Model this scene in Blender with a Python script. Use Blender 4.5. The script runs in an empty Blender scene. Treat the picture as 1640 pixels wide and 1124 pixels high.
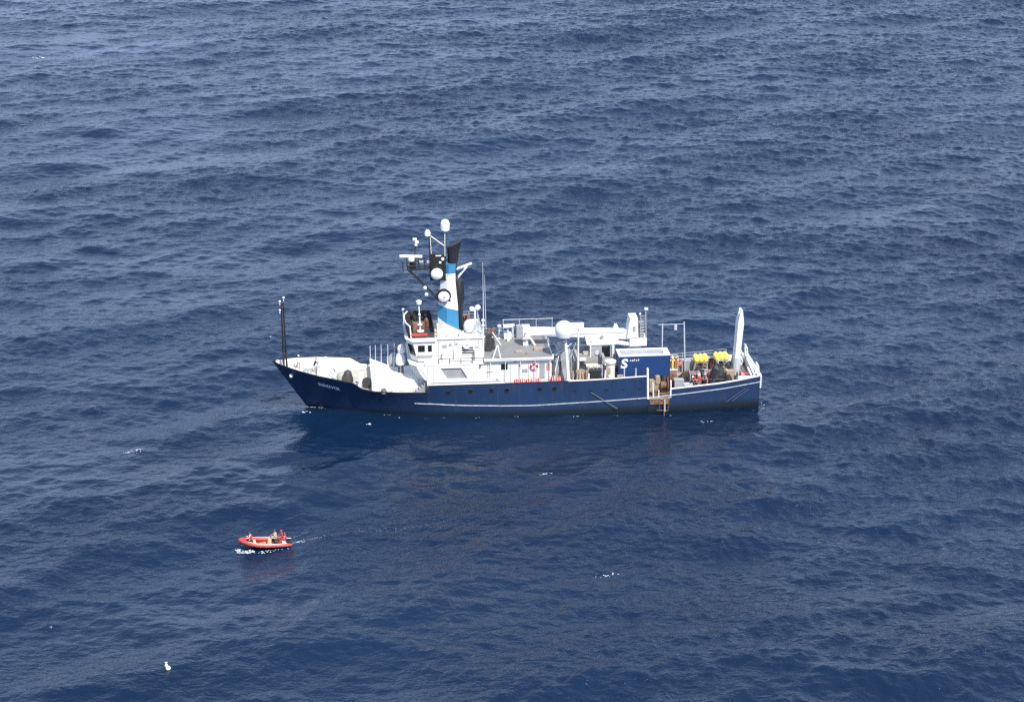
import bpy, bmesh, math, random
import numpy as np
from mathutils import Vector, Matrix
from mathutils.geometry import tessellate_polygon

random.seed(7)
rng = np.random.default_rng(11)
S = bpy.context.scene
COL = S.collection
R = math.radians

# ------------------------------------------------------------------ camera
CAM_H = 85.4
PITCH = 19.2
cam_d = bpy.data.cameras.new("camera")
cam_d.sensor_fit = 'HORIZONTAL'
cam_d.sensor_width = 36.0
cam_d.lens = 3300.0 / 1640.0 * 36.0
cam_d.clip_start = 1.0
cam_d.clip_end = 60000.0
cam = bpy.data.objects.new("camera", cam_d)
COL.objects.link(cam)
cam.location = (0, 0, CAM_H)
cam.rotation_euler = (R(90 - PITCH), 0, 0)
S.camera = cam

# ------------------------------------------------------------------ world and sun
SUN_EL, SUN_AZ = 52.0, 150.0          # azimuth clockwise from +Y (the way the camera looks)
world = bpy.data.worlds.new("World")
S.world = world
world.use_nodes = True
wn, wl = world.node_tree.nodes, world.node_tree.links
wn.clear()
w_out = wn.new('ShaderNodeOutputWorld')
w_bg = wn.new('ShaderNodeBackground')
w_sky = wn.new('ShaderNodeTexSky')
w_sky.sky_type = 'NISHITA'
w_sky.sun_disc = False
w_sky.sun_elevation = R(SUN_EL)
w_sky.sun_rotation = R(SUN_AZ)
w_sky.air_density = 1.0
w_sky.dust_density = 0.3
w_sky.ozone_density = 1.5
w_bg.inputs['Strength'].default_value = 0.114
# broken cloud in the sky, seen only as the light it gives the sea
w_tc = wn.new('ShaderNodeTexCoord')
w_mp = wn.new('ShaderNodeMapping')
w_mp.inputs['Scale'].default_value = (1.3, 1.3, 4.0)
w_no = wn.new('ShaderNodeTexNoise')
w_no.inputs['Scale'].default_value = 2.2
w_no.inputs['Detail'].default_value = 5.0
w_rp = wn.new('ShaderNodeValToRGB')
w_rp.color_ramp.elements[0].position = 0.36
w_rp.color_ramp.elements[1].position = 0.62
w_rp.color_ramp.elements[0].color = (0, 0, 0, 1)
w_rp.color_ramp.elements[1].color = (0.85, 0.85, 0.85, 1)
w_mx = wn.new('ShaderNodeMixRGB')
w_mx.inputs[2].default_value = (5.7, 7.15, 10.9, 1)
wl.new(w_tc.outputs['Generated'], w_mp.inputs['Vector'])
wl.new(w_mp.outputs['Vector'], w_no.inputs['Vector'])
wl.new(w_no.outputs['Fac'], w_rp.inputs['Fac'])
wl.new(w_rp.outputs['Color'], w_mx.inputs[0])
wl.new(w_sky.outputs['Color'], w_mx.inputs[1])
w_sp = wn.new('ShaderNodeSeparateXYZ')
w_mr = wn.new('ShaderNodeMapRange')
w_mr.interpolation_type = 'SMOOTHSTEP'
w_mr.inputs['From Min'].default_value = 0.75
w_mr.inputs['From Max'].default_value = 0.05
w_mr.inputs['To Max'].default_value = 0.75
w_m2 = wn.new('ShaderNodeMixRGB')
w_m2.inputs[2].default_value = (5.8, 7.65, 11.3, 1)
wl.new(w_tc.outputs['Generated'], w_sp.inputs[0])
wl.new(w_sp.outputs['Z'], w_mr.inputs['Value'])
wl.new(w_mr.outputs['Result'], w_m2.inputs[0])
wl.new(w_mx.outputs['Color'], w_m2.inputs[1])
wl.new(w_m2.outputs['Color'], w_bg.inputs['Color'])
wl.new(w_bg.outputs['Background'], w_out.inputs['Surface'])

sun_d = bpy.data.lights.new("sun", 'SUN')
sun_d.energy = 4.4
sun_d.angle = R(0.55)
sun_d.color = (1.0, 0.955, 0.88)
sun = bpy.data.objects.new("sun", sun_d)
COL.objects.link(sun)
_d = Vector((math.sin(R(SUN_AZ)) * math.cos(R(SUN_EL)), math.cos(R(SUN_AZ)) * math.cos(R(SUN_EL)), math.sin(R(SUN_EL))))
sun.rotation_euler = _d.to_track_quat('Z', 'Y').to_euler()
sun.location = (0, 0, 200)

S.view_settings.view_transform = 'Standard'
S.view_settings.look = 'None'
S.view_settings.exposure = 0.4
S.view_settings.gamma = 1.0
S.view_settings.use_curve_mapping = False
S.cycles.filter_width = 1.35
S.cycles.max_bounces = 6
S.cycles.use_denoising = False
S.cycles.caustics_reflective = False
S.cycles.caustics_refractive = False
S.cycles.sample_clamp_indirect = 0.7
S.cycles.sample_clamp_direct = 2.0

# ------------------------------------------------------------------ materials
def mat(name, col, rough=0.5, metal=0.0, var=0.12, scale=1.5, dirt=None, dirt_amt=0.0, bump=0.0, stretch=(1, 1, 1)):
    """paint with a mottled tone, and optional stains running down it"""
    m = bpy.data.materials.new(name)
    m.use_nodes = True
    n, l = m.node_tree.nodes, m.node_tree.links
    b = n['Principled BSDF']
    b.inputs['Roughness'].default_value = rough
    b.inputs['Metallic'].default_value = metal
    tc = n.new('ShaderNodeTexCoord')
    mp = n.new('ShaderNodeMapping')
    mp.inputs['Scale'].default_value = stretch
    no = n.new('ShaderNodeTexNoise')
    no.inputs['Scale'].default_value = scale
    no.inputs['Detail'].default_value = 6
    l.new(tc.outputs['Object'], mp.inputs['Vector'])
    l.new(mp.outputs['Vector'], no.inputs['Vector'])
    rp = n.new('ShaderNodeValToRGB')
    rp.color_ramp.elements[0].position = 0.3
    rp.color_ramp.elements[1].position = 0.7
    rp.color_ramp.elements[0].color = tuple(c * (1 - var) for c in col) + (1,)
    rp.color_ramp.elements[1].color = tuple(min(1, c * (1 + var)) for c in col) + (1,)
    l.new(no.outputs['Fac'], rp.inputs['Fac'])
    outc = rp.outputs['Color']
    if dirt:
        mp2 = n.new('ShaderNodeMapping')
        mp2.inputs['Scale'].default_value = (2.2, 2.2, 0.35)
        no2 = n.new('ShaderNodeTexNoise')
        no2.inputs['Scale'].default_value = 1.1
        no2.inputs['Detail'].default_value = 8
        no2.inputs['Roughness'].default_value = 0.65
        l.new(tc.outputs['Object'], mp2.inputs['Vector'])
        l.new(mp2.outputs['Vector'], no2.inputs['Vector'])
        r2 = n.new('ShaderNodeValToRGB')
        r2.color_ramp.elements[0].position = 0.52
        r2.color_ramp.elements[1].position = 0.78
        r2.color_ramp.elements[0].color = (0, 0, 0, 1)
        r2.color_ramp.elements[1].color = (dirt_amt,) * 3 + (1,)
        l.new(no2.outputs['Fac'], r2.inputs['Fac'])
        mx = n.new('ShaderNodeMixRGB')
        mx.inputs[2].default_value = tuple(dirt) + (1,)
        l.new(r2.outputs['Color'], mx.inputs[0])
        l.new(outc, mx.inputs[1])
        outc = mx.outputs['Color']
    l.new(outc, b.inputs['Base Color'])
    if bump:
        bp = n.new('ShaderNodeBump')
        bp.inputs['Strength'].default_value = 0.6
        bp.inputs['Distance'].default_value = bump
        l.new(no.outputs['Fac'], bp.inputs['Height'])
        l.new(bp.outputs['Normal'], b.inputs['Normal'])
    m['outc'] = 1
    return m

M = {}
M['white'] = mat('white_paint', (0.76, 0.745, 0.70), 0.45, var=0.05, dirt=(0.42, 0.30, 0.19), dirt_amt=0.38)
M['cream'] = mat('cream_paint', (0.70, 0.66, 0.55), 0.5, var=0.08, dirt=(0.35, 0.22, 0.12), dirt_amt=0.5)
M['gloss'] = mat('white_radome', (0.82, 0.82, 0.81), 0.3, var=0.02)
M['deckbeige'] = mat('deck_beige', (0.46, 0.44, 0.36), 0.8, var=0.12, dirt=(0.22, 0.17, 0.12), dirt_amt=0.5)
M['deckgrey'] = mat('deck_grey', (0.21, 0.205, 0.20), 0.85, var=0.12, scale=0.8, dirt=(0.30, 0.26, 0.18), dirt_amt=0.6)
M['deckdark'] = mat('deck_dark', (0.13, 0.115, 0.10), 0.85, var=0.25, scale=1.2, dirt=(0.20, 0.12, 0.07), dirt_amt=0.7)
M['black'] = mat('black_paint', (0.018, 0.018, 0.02), 0.55, var=0.2)
M['dark'] = mat('dark_gear', (0.045, 0.043, 0.042), 0.6, var=0.3)
M['glass'] = mat('dark_glass', (0.012, 0.016, 0.02), 0.08, var=0.1)
M['grey'] = mat('grey_paint', (0.33, 0.34, 0.34), 0.5, var=0.12, dirt=(0.30, 0.19, 0.10), dirt_amt=0.5)
M['steel'] = mat('pale_steel', (0.50, 0.52, 0.54), 0.4, var=0.1)
M['rust'] = mat('rusty_steel', (0.17, 0.085, 0.045), 0.8, var=0.4, scale=3.0, dirt=(0.42, 0.33, 0.24), dirt_amt=0.7)
M['tan'] = mat('tan_gear', (0.36, 0.28, 0.19), 0.75, var=0.25, scale=3.0, dirt=(0.13, 0.09, 0.06), dirt_amt=0.7)
M['bluecont'] = mat('blue_container_paint', (0.014, 0.046, 0.145), 0.45, var=0.1, scale=0.9)
M['lineblue'] = mat('line_white', (0.42, 0.46, 0.50), 0.5, var=0.2, scale=2.0, dirt=(0.04, 0.07, 0.12), dirt_amt=0.9)
M['yellow'] = mat('yellow_plastic', (0.94, 0.73, 0.12), 0.4, var=0.06)
M['red'] = mat('red_plastic', (0.58, 0.055, 0.045), 0.45, var=0.12)
M['pink'] = mat('faded_red', (0.62, 0.20, 0.16), 0.55, var=0.25, scale=4.0)
M['orange'] = mat('orange_cloth', (0.72, 0.22, 0.035), 0.7, var=0.15)
M['ribred'] = mat('orange_red_rubber', (0.55, 0.055, 0.038), 0.38, var=0.1, scale=2.5)
M['skin'] = mat('skin', (0.42, 0.24, 0.16), 0.55, var=0.08)
M['shirt'] = mat('white_cloth', (0.72, 0.72, 0.72), 0.8, var=0.05)
M['khaki'] = mat('khaki_cloth', (0.50, 0.43, 0.28), 0.85, var=0.1)
M['navycloth'] = mat('navy_cloth', (0.02, 0.028, 0.06), 0.85, var=0.2)
M['rope'] = mat('rope', (0.17, 0.18, 0.17), 0.8, var=0.2)
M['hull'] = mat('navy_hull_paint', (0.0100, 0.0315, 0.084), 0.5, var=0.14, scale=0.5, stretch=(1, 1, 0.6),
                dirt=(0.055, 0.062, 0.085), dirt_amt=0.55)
M['stain'] = mat('dark_port', (0.006, 0.008, 0.015), 0.3, var=0.1)

def lower_hull_tone(m, zc, col):
    """darker tone fading in low on the hull, measured in the hull's own metres"""
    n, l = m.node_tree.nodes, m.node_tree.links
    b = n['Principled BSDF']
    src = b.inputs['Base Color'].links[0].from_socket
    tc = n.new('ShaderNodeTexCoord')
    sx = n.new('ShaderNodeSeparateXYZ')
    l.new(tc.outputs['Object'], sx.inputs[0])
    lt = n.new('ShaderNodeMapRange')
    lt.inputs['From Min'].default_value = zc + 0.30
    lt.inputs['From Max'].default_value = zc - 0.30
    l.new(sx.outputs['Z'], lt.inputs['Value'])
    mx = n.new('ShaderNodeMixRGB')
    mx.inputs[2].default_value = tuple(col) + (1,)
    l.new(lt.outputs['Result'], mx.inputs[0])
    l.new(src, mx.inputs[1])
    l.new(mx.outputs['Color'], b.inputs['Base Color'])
lower_hull_tone(M['hull'], 0.85, (0.007, 0.016, 0.026))  # lower hull darker towards the waterline, with a soft upper edge

def band_paint():
    """white stack casing with the slanting blue house band and a blue collar"""
    m = mat('striped_stack_paint', (0.76, 0.75, 0.71), 0.45, var=0.05, dirt=(0.40, 0.30, 0.2), dirt_amt=0.3)
    n, l = m.node_tree.nodes, m.node_tree.links
    b = n['Principled BSDF']
    src = b.inputs['Base Color'].links[0].from_socket
    tc = n.new('ShaderNodeTexCoord')
    sp = n.new('ShaderNodeSeparateXYZ')
    l.new(tc.outputs['Object'], sp.inputs[0])
    def mth(op, a, bb):
        q = n.new('ShaderNodeMath'); q.operation = op
        for i, v in enumerate((a, bb)):
            if isinstance(v, (int, float)): q.inputs[i].default_value = v
            else: l.new(v, q.inputs[i])
        return q.outputs[0]
    xr = mth('SUBTRACT', sp.outputs['X'], 19.2 - 28)
    up = mth('SUBTRACT', 12.45, mth('MULTIPLY', xr, 0.30))
    lo = mth('SUBTRACT', 10.85, mth('MULTIPLY', xr, 0.62))
    band = mth('MULTIPLY', mth('LESS_THAN', sp.outputs['Z'], up), mth('GREATER_THAN', sp.outputs['Z'], lo))
    allb = mth('MAXIMUM', band, mth('GREATER_THAN', sp.outputs['Z'], 16.15))
    mx = n.new('ShaderNodeMixRGB')
    mx.inputs[2].default_value = (0.045, 0.23, 0.40, 1)
    l.new(allb, mx.inputs[0]); l.new(src, mx.inputs[1])
    l.new(mx.outputs['Color'], b.inputs['Base Color'])
    return m
M['stack'] = band_paint()

# ------------------------------------------------------------------ mesh building
class MB:
    def __init__(s): s.v = []; s.f = []
    def poly(s, pts, faces):
        o = len(s.v); s.v += [tuple(p) for p in pts]; s.f += [tuple(i + o for i in f) for f in faces]; return s
    def box(s, x0, x1, y0, y1, z0, z1):
        return s.poly([(x0,y0,z0),(x1,y0,z0),(x1,y1,z0),(x0,y1,z0),(x0,y0,z1),(x1,y0,z1),(x1,y1,z1),(x0,y1,z1)],
                      [(0,3,2,1),(4,5,6,7),(0,1,5,4),(1,2,6,5),(2,3,7,6),(3,0,4,7)])
    def hexa(s, lo, hi):
        """two quads (bottom, top) of four points"""
        return s.poly(list(lo) + list(hi), [(0,3,2,1),(4,5,6,7),(0,1,5,4),(1,2,6,5),(2,3,7,6),(3,0,4,7)])
    def bar(s, p0, p1, r0, r1=None, n=8):
        r1 = r0 if r1 is None else r1
        p0, p1 = Vector(p0), Vector(p1); d = (p1 - p0).normalized()
        a = d.orthogonal().normalized(); b = d.cross(a)
        pts = [p + (a * math.cos(2*math.pi*k/n) + b * math.sin(2*math.pi*k/n)) * r for p, r in ((p0, r0), (p1, r1)) for k in range(n)]
        fs = [(k, (k+1) % n, n + (k+1) % n, n + k) for k in range(n)] + [tuple(range(n))[::-1], tuple(range(n, 2*n))]
        return s.poly(pts, fs)
    def path(s, pts, r, n=6):
        for a, b in zip(pts[:-1], pts[1:]): s.bar(a, b, r, r, n)
        return s
    def lathe(s, c, prof, n=20, axis='z'):
        """prof: (radius, height) list"""
        pts = []
        for r, h in prof:
            for k in range(n):
                a = 2*math.pi*k/n
                p = (r*math.cos(a), r*math.sin(a), h)
                if axis == 'y': p = (p[0], h, p[1])
                if axis == 'x': p = (h, p[0], p[1])
                pts.append((c[0]+p[0], c[1]+p[1], c[2]+p[2]))
        m = len(prof)
        fs = [(i*n+k, i*n+(k+1) % n, (i+1)*n+(k+1) % n, (i+1)*n+k) for i in range(m-1) for k in range(n)]
        fs += [tuple(range(n))[::-1], tuple(range((m-1)*n, m*n))]
        return s.poly(pts, fs)
    def ball(s, c, r, n=20, sz=1.0):
        return s.lathe(c, [(max(1e-4, r*math.sin(math.pi*i/n*1.0)), -r*sz*math.cos(math.pi*i/n)) for i in range(n+1)], n)
    def torus(s, c, R_, r, axis='y', n=24, k=10, squash=1.0):
        pts = []
        for i in range(n):
            a = 2*math.pi*i/n
            for j in range(k):
                b = 2*math.pi*j/k
                q = R_ + r*math.cos(b)
                p = (q*math.cos(a), r*math.sin(b)*squash, q*math.sin(a))
                if axis == 'z': p = (p[0], p[2], p[1])
                if axis == 'x': p = (p[1], p[0], p[2])
                pts.append((c[0]+p[0], c[1]+p[1], c[2]+p[2]))
        return s.poly(pts, [(i*k+j, ((i+1) % n)*k+j, ((i+1) % n)*k+(j+1) % k, i*k+(j+1) % k) for i in range(n) for j in range(k)])
    def loft(s, rings, cap=True):
        n = len(rings[0]); pts = [p for r in rings for p in r]
        fs = [(i*n+k, i*n+(k+1) % n, (i+1)*n+(k+1) % n, (i+1)*n+k) for i in range(len(rings)-1) for k in range(n)]
        if cap: fs += [tuple(range(n))[::-1], tuple(range((len(rings)-1)*n, len(rings)*n))]
        return s.poly(pts, fs)
    def plate(s, outline, y0, y1, holes=(), axis='y'):
        """flat plate: outline (a, b) swept from y0 to y1 along an axis; holes cut right through"""
        def P(q, t):
            return (q[0], t, q[1]) if axis == 'y' else ((q[0], q[1], t) if axis == 'z' else (t, q[0], q[1]))
        loops = [list(outline)] + [list(h) for h in holes]
        flat = [q for lp in loops for q in lp]
        tris = tessellate_polygon([[Vector((q[0], q[1], 0)) for q in lp] for lp in loops])
        n = len(flat)
        pts = [P(q, y0) for q in flat] + [P(q, y1) for q in flat]
        fs = [tuple(t) for t in tris] + [tuple(i + n for i in t)[::-1] for t in tris]
        o = 0
        for lp in loops:
            m = len(lp)
            fs += [(o+k, o+(k+1) % m, n+o+(k+1) % m, n+o+k) for k in range(m)]
            o += m
        return s.poly(pts, fs)
    def build(s, name, m, parent=None, smooth=False, off=(0, 0, 0), bevel=0.0):
        me = bpy.data.meshes.new(name)
        me.from_pydata([(p[0]-off[0], p[1]-off[1], p[2]-off[2]) for p in s.v], [], s.f)
        bm = bmesh.new(); bm.from_mesh(me)
        bmesh.ops.recalc_face_normals(bm, faces=bm.faces)
        bm.to_mesh(me); bm.free()
        if smooth:
            me.polygons.foreach_set('use_smooth', [True]*len(me.polygons))
            try: me.set_sharp_from_angle(angle=R(38))
            except Exception: pass
        me.materials.append(m)
        o = bpy.data.objects.new(name, me)
        COL.objects.link(o)
        if parent: o.parent = parent
        if bevel:
            bv = o.modifiers.new('bevel', 'BEVEL'); bv.width = bevel; bv.segments = 2; bv.limit_method = 'ANGLE'
        return o

def tag(o, label=None, cat=None, group=None, kind=None):
    if label: o['label'] = label
    if cat: o['category'] = cat
    if group: o['group'] = group
    if kind: o['kind'] = kind
    return o
def empty(name, loc, rz, label, cat, group=None):
    o = bpy.data.objects.new(name, None); COL.objects.link(o)
    o.location = loc; o.rotation_euler = (0, 0, rz); o.empty_display_size = 0.3
    return tag(o, label, cat, group)
def copy_thing(root, loc, rz, label, group=None):
    r = root.copy(); COL.objects.link(r); r.location = loc; r.rotation_euler = (0, 0, rz); r['label'] = label
    if group: r['group'] = group
    for ch in list(root.children):
        c = ch.copy(); COL.objects.link(c); c.parent = r
        for g in list(ch.children):
            d = g.copy(); COL.objects.link(d); d.parent = c
    return r

# ------------------------------------------------------------------ the sea
YAW = R(5.5)
SHIP = (0.23, 227.0)
def ship2w(x, y, z):
    x -= 28.0
    return (SHIP[0] + x*math.cos(YAW) - y*math.sin(YAW), SHIP[1] + x*math.sin(YAW) + y*math.cos(YAW), z)

def make_waves():
    W = []
    main = math.atan2(-math.cos(R(24)), math.sin(R(24)))      # crests run 24 degrees off the ship's broadside
    for lam0, lam1, n, srms, spread in ((34, 60, 5, 0.026, 0.25), (17, 34, 10, 0.046, 0.30), (8.5, 17, 18, 0.058, 0.45),
                                         (4.2, 8.5, 26, 0.066, 0.75), (2.1, 4.2, 40, 0.084, 0.95), (1.2, 2.1, 50, 0.096, 1.1), (0.75, 1.2, 44, 0.085, 1.2)):
        for i in range(n):
            lam = lam0 * (lam1/lam0) ** ((i + rng.random()) / n)
            k = 2*math.pi/lam
            a = srms * math.sqrt(2.0/n) / k * (0.7 + 0.6*rng.random())
            th = main + rng.normal() * spread
            W.append((k*math.cos(th), k*math.sin(th), a, rng.random()*2*math.pi, lam, math.cos(th), math.sin(th)))
    return W
WAVES = make_waves()

def calm_at(X, Y):
    """water sheltered by the drifting hull, 0 to 1"""
    c, s_ = math.cos(YAW), math.sin(YAW)
    dx, dy = X - SHIP[0], Y - SHIP[1]
    lx, ly = dx*c + dy*s_, -dx*s_ + dy*c
    wob = 3*np.sin(lx*0.21+1.3) + 2*np.sin(lx*0.47)
    ax = np.clip((31 + wob*0.6 - np.abs(lx + 2)) / 10, 0, 1)
    ay = np.clip((ly + 28 + wob) / 14, 0, 1) * np.clip((2.0 - ly) / 5, 0, 1)
    return ax*ax*(3-2*ax) * ay*ay*(3-2*ay)

def gust_at(X, Y):
    """how hard the wind works the surface: fresher to the right, easier in the near left"""
    g = 0.98 + 0.22*np.tanh((X + 12 + (Y-230)*.12)/38.0)
    g = g - 0.16*np.clip((215 - Y)/60.0, 0, 1)*np.clip((20 - X)/50.0, 0, 1)
    return g + 0.16*np.sin(X*0.055+Y*0.021+0.6)*np.sin(Y*0.063-X*0.027+2.0) + 0.10*np.sin(X*0.12-Y*0.19)*np.sin(X*0.07+Y*0.05)

def wave_disp(X, Y, spc=None, calm=None):
    DX = np.zeros_like(X); DY = np.zeros_like(X); DZ = np.zeros_like(X)
    g = gust_at(X, Y)
    for kx, ky, a, ph, lam, cx, cy in WAVES:
        A = a
        if lam < 9:
            A = a * (g if lam < 4.3 else 0.4 + 0.6*g)
            if calm is not None: A = A * (1 - (0.62 if lam < 4.3 else 0.35) * calm)
        if spc is not None: A = A * np.clip((lam/spc - 1.9)/1.4, 0, 1)
        p = kx*X + ky*Y + ph
        q = 0.85
        sn = np.sin(p) * A
        DX -= q*cx*sn; DY -= q*cy*sn
        DZ += np.cos(p) * A
    return DX, DY, DZ

def sea_z(x, y):
    """height of the sea surface over a point"""
    x = np.atleast_1d(np.array(x, float)); y = np.atleast_1d(np.array(y, float))
    px, py = x.copy(), y.copy()
    for _ in range(4):
        dx, dy, dz = wave_disp(px, py, None, calm_at(px, py))
        px, py = x - dx, y - dy
    return wave_disp(px, py, None, calm_at(px, py))[2]

def axis(lo, hi, step, far_lo, far_hi):
    mid = np.arange(lo, hi + 1e-6, step)
    def grow(start, end):
        out = []; d = step; p = start; sg = 1 if end > start else -1
        while (end - p)*sg > 0:
            d *= 1.22; p += d*sg; out.append(p)
        return out
    return np.array(grow(lo, far_lo)[::-1] + list(mid) + grow(hi, far_hi))

def build_sea():
    xs = axis(-136, 136, 0.28, -22000, 22000)
    ys = axis(142, 522, 0.31, -9000, 32000)
    X, Y = np.meshgrid(xs, ys)
    sx = np.gradient(xs); sy = np.gradient(ys)
    spc = np.maximum(sx[None, :], sy[:, None]) + 0*X
    calm = calm_at(X, Y)
    dx, dy, dz = wave_disp(X, Y, spc, calm)
    co = np.stack([X+dx, Y+dy, dz], -1).reshape(-1, 3).astype(np.float32)
    ny, nx = X.shape
    idx = np.arange(nx*ny).reshape(ny, nx)
    q = np.stack([idx[:-1, :-1], idx[:-1, 1:], idx[1:, 1:], idx[1:, :-1]], -1).reshape(-1, 4).astype(np.int32)
    me = bpy.data.meshes.new('water')
    me.vertices.add(len(co)); me.vertices.foreach_set('co', co.ravel())
    me.loops.add(q.size); me.loops.foreach_set('vertex_index', q.ravel())
    me.polygons.add(len(q))
    me.polygons.foreach_set('loop_start', np.arange(0, q.size, 4, dtype=np.int32))
    me.polygons.foreach_set('use_smooth', np.ones(len(q), bool))
    at = me.attributes.new('calm', 'FLOAT', 'POINT')
    at.data.foreach_set('value', calm.reshape(-1).astype(np.float32))
    at = me.attributes.new('gust', 'FLOAT', 'POINT')
    at.data.foreach_set('value', np.clip(gust_at(X, Y), 0.3, 1.5).reshape(-1).astype(np.float32))
    me.update(); me.validate()
    o = bpy.data.objects.new('water', me); COL.objects.link(o)
    o['kind'] = 'structure'
    m = bpy.data.materials.new('sea_water'); m.use_nodes = True
    n, l = m.node_tree.nodes, m.node_tree.links
    b = n['Principled BSDF']
    b.inputs['IOR'].default_value = 1.333
    b.inputs['Roughness'].default_value = 0.11
    tc = n.new('ShaderNodeTexCoord')
    # depth colour: slow drifts between navy and a greener blue
    no = n.new('ShaderNodeTexNoise'); no.inputs['Scale'].default_value = 0.022; no.inputs['Detail'].default_value = 3
    l.new(tc.outputs['Object'], no.inputs['Vector'])
    rp = n.new('ShaderNodeValToRGB')
    rp.color_ramp.elements[0].position = 0.35; rp.color_ramp.elements[1].position = 0.68
    rp.color_ramp.elements[0].color = SEA_A + (1,); rp.color_ramp.elements[1].color = SEA_B + (1,)
    l.new(no.outputs['Fac'], rp.inputs['Fac']); l.new(rp.outputs['Color'], b.inputs['Base Color'])
    # ripples, drawn out along the crests
    def ripple(scale, stretch, rot, detail, rough):
        mp = n.new('ShaderNodeMapping'); mp.inputs['Rotation'].default_value = (0, 0, R(rot)); mp.inputs['Scale'].default_value = (stretch, 1, 1)
        l.new(tc.outputs['Object'], mp.inputs['Vector'])
        t = n.new('ShaderNodeTexNoise'); t.inputs['Scale'].default_value = scale; t.inputs['Detail'].default_value = detail
        t.inputs['Roughness'].default_value = rough; t.inputs['Distortion'].default_value = 0.4
        l.new(mp.outputs['Vector'], t.inputs['Vector'])
        return t.outputs['Fac']
    def mth(op, a, c):
        q = n.new('ShaderNodeMath'); q.operation = op
        for i, v in enumerate((a, c)):
            if isinstance(v, (int, float)): q.inputs[i].default_value = v
            else: l.new(v, q.inputs[i])
        return q.outputs[0]
    r1 = ripple(0.95, 0.72, -20, 3.0, 0.55)
    r2 = ripple(3.6, 0.75, -8, 3.0, 0.6)
    h = mth('ADD', r1, mth('MULTIPLY', r2, 0.24))
    # cat's paws: patches where the wind roughens the surface
    gm = n.new('ShaderNodeMapping'); gm.inputs['Rotation'].default_value = (0, 0, R(-22)); gm.inputs['Scale'].default_value = (0.4, 1, 1)
    l.new(tc.outputs['Object'], gm.inputs['Vector'])
    gn = n.new('ShaderNodeTexNoise'); gn.inputs['Scale'].default_value = 0.06; gn.inputs['Detail'].default_value = 4
    l.new(gm.outputs['Vector'], gn.inputs['Vector'])
    gr = n.new('ShaderNodeMapRange'); gr.inputs['From Min'].default_value = 0.35; gr.inputs['From Max'].default_value = 0.65
    gr.inputs['To Min'].default_value = 0.45; gr.inputs['To Max'].default_value = 1.25
    l.new(gn.outputs['Fac'], gr.inputs['Value'])
    ca = n.new('ShaderNodeAttribute'); ca.attribute_name = 'calm'
    gu = n.new('ShaderNodeAttribute'); gu.attribute_name = 'gust'
    st = mth('MULTIPLY', mth('MULTIPLY', gr.outputs['Result'], gu.outputs['Fac']), mth('SUBTRACT', 1.0, mth('MULTIPLY', ca.outputs['Fac'], 0.55)))
    bp = n.new('ShaderNodeBump'); bp.inputs['Distance'].default_value = RIPPLE
    bp.inputs['Strength'].default_value = 1.0
    l.new(mth('MULTIPLY', h, st), bp.inputs['Height'])
    l.new(bp.outputs['Normal'], b.inputs['Normal'])
    me.materials.append(m)
    return o
SEA_A = (0.0025, 0.0113, 0.033)
SEA_B = (0.0046, 0.0172, 0.045)
RIPPLE = 0.34
build_sea()

# ------------------------------------------------------------------ the research vessel
ship = empty('research_vessel', ship2w(28, 0, 0), YAW,
             'navy blue and white research ship with a blue banded stack lying broadside on the sea', 'ship')
OFF = (28, 0, 0)
def pieces(mb):
    """the separate bodies in a builder: shapes whose boxes do not touch"""
    n = len(mb.v); pa = list(range(n))
    def fd(a):
        while pa[a] != a: pa[a] = pa[pa[a]]; a = pa[a]
        return a
    for f in mb.f:
        for q in f[1:]: pa[fd(q)] = fd(f[0])
    g = {}
    for i in range(n): g.setdefault(fd(i), []).append(i)
    G = []
    for ids in g.values():
        P_ = np.array([mb.v[i] for i in ids]); G.append([P_.min(0)-.03, P_.max(0)+.03, set(ids)])
    ch = True
    while ch:
        ch = False
        for i in range(len(G)):
            for j in range(i+1, len(G)):
                if np.all(G[i][0] <= G[j][1]) and np.all(G[j][0] <= G[i][1]):
                    G[i] = [np.minimum(G[i][0], G[j][0]), np.maximum(G[i][1], G[j][1]), G[i][2] | G[j][2]]
                    del G[j]; ch = True; break
            if ch: break
    if len(G) < 2: return [mb]
    out = []
    for lo, hi, ids in G:
        m2 = MB(); ix = {q: k for k, q in enumerate(sorted(ids))}
        m2.v = [mb.v[q] for q in sorted(ids)]; m2.f = [tuple(ix[q] for q in f) for f in mb.f if f[0] in ids]
        out.append(m2)
    return out
def part(mb, name, m, parent=None, smooth=False, bevel=0.0):
    if name != 'name_lettering' and len(mb.f) < 6000:
        ps = pieces(mb)
        if len(ps) > 1:
            obs = [q.build(name, M[m] if isinstance(m, str) else m, parent or ship, smooth, OFF, bevel) for q in ps]
            return obs[0]
    return mb.build(name, M[m] if isinstance(m, str) else m, parent or ship, smooth, OFF, bevel)

def lin(x, pts): return float(np.interp(x, [p[0] for p in pts], [p[1] for p in pts]))
HB = [(0, .06), (.5, .75), (1, 1.2), (2, 2.0), (3, 2.6), (5, 3.5), (8, 4.3), (11, 4.7), (15, 4.95), (18, 5), (36, 5), (43, 4.92), (48, 4.75), (53, 4.45), (56.4, 4.15)]
WB = [(0, .02), (2, .25), (5, 1.0), (10, 2.45), (15, 3.7), (20, 4.55), (26, 5), (40, 5), (46, 4.8), (52, 4.4), (56.4, 4.0)]
RAIL = [(0, 6.05), (2.4, 5.62), (4.5, 5.28), (7.7, 4.82), (9.0, 4.62), (10.15, 3.86), (11.6, 3.55), (14.4, 3.38), (17.6, 3.3),
        (17.75, 4.12), (30, 4.14), (36.7, 4.2), (43.0, 4.42), (43.12, 1.72), (45.72, 1.78), (45.84, 2.72), (48, 2.86), (51.4, 3.06), (54, 3.36), (56.4, 3.72)]
def rail(x): return lin(x, RAIL)
def smoothHB(x): return lin(x, HB)
def xs_shift(z): return 4.0 - 4.0*z/6.0
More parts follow.
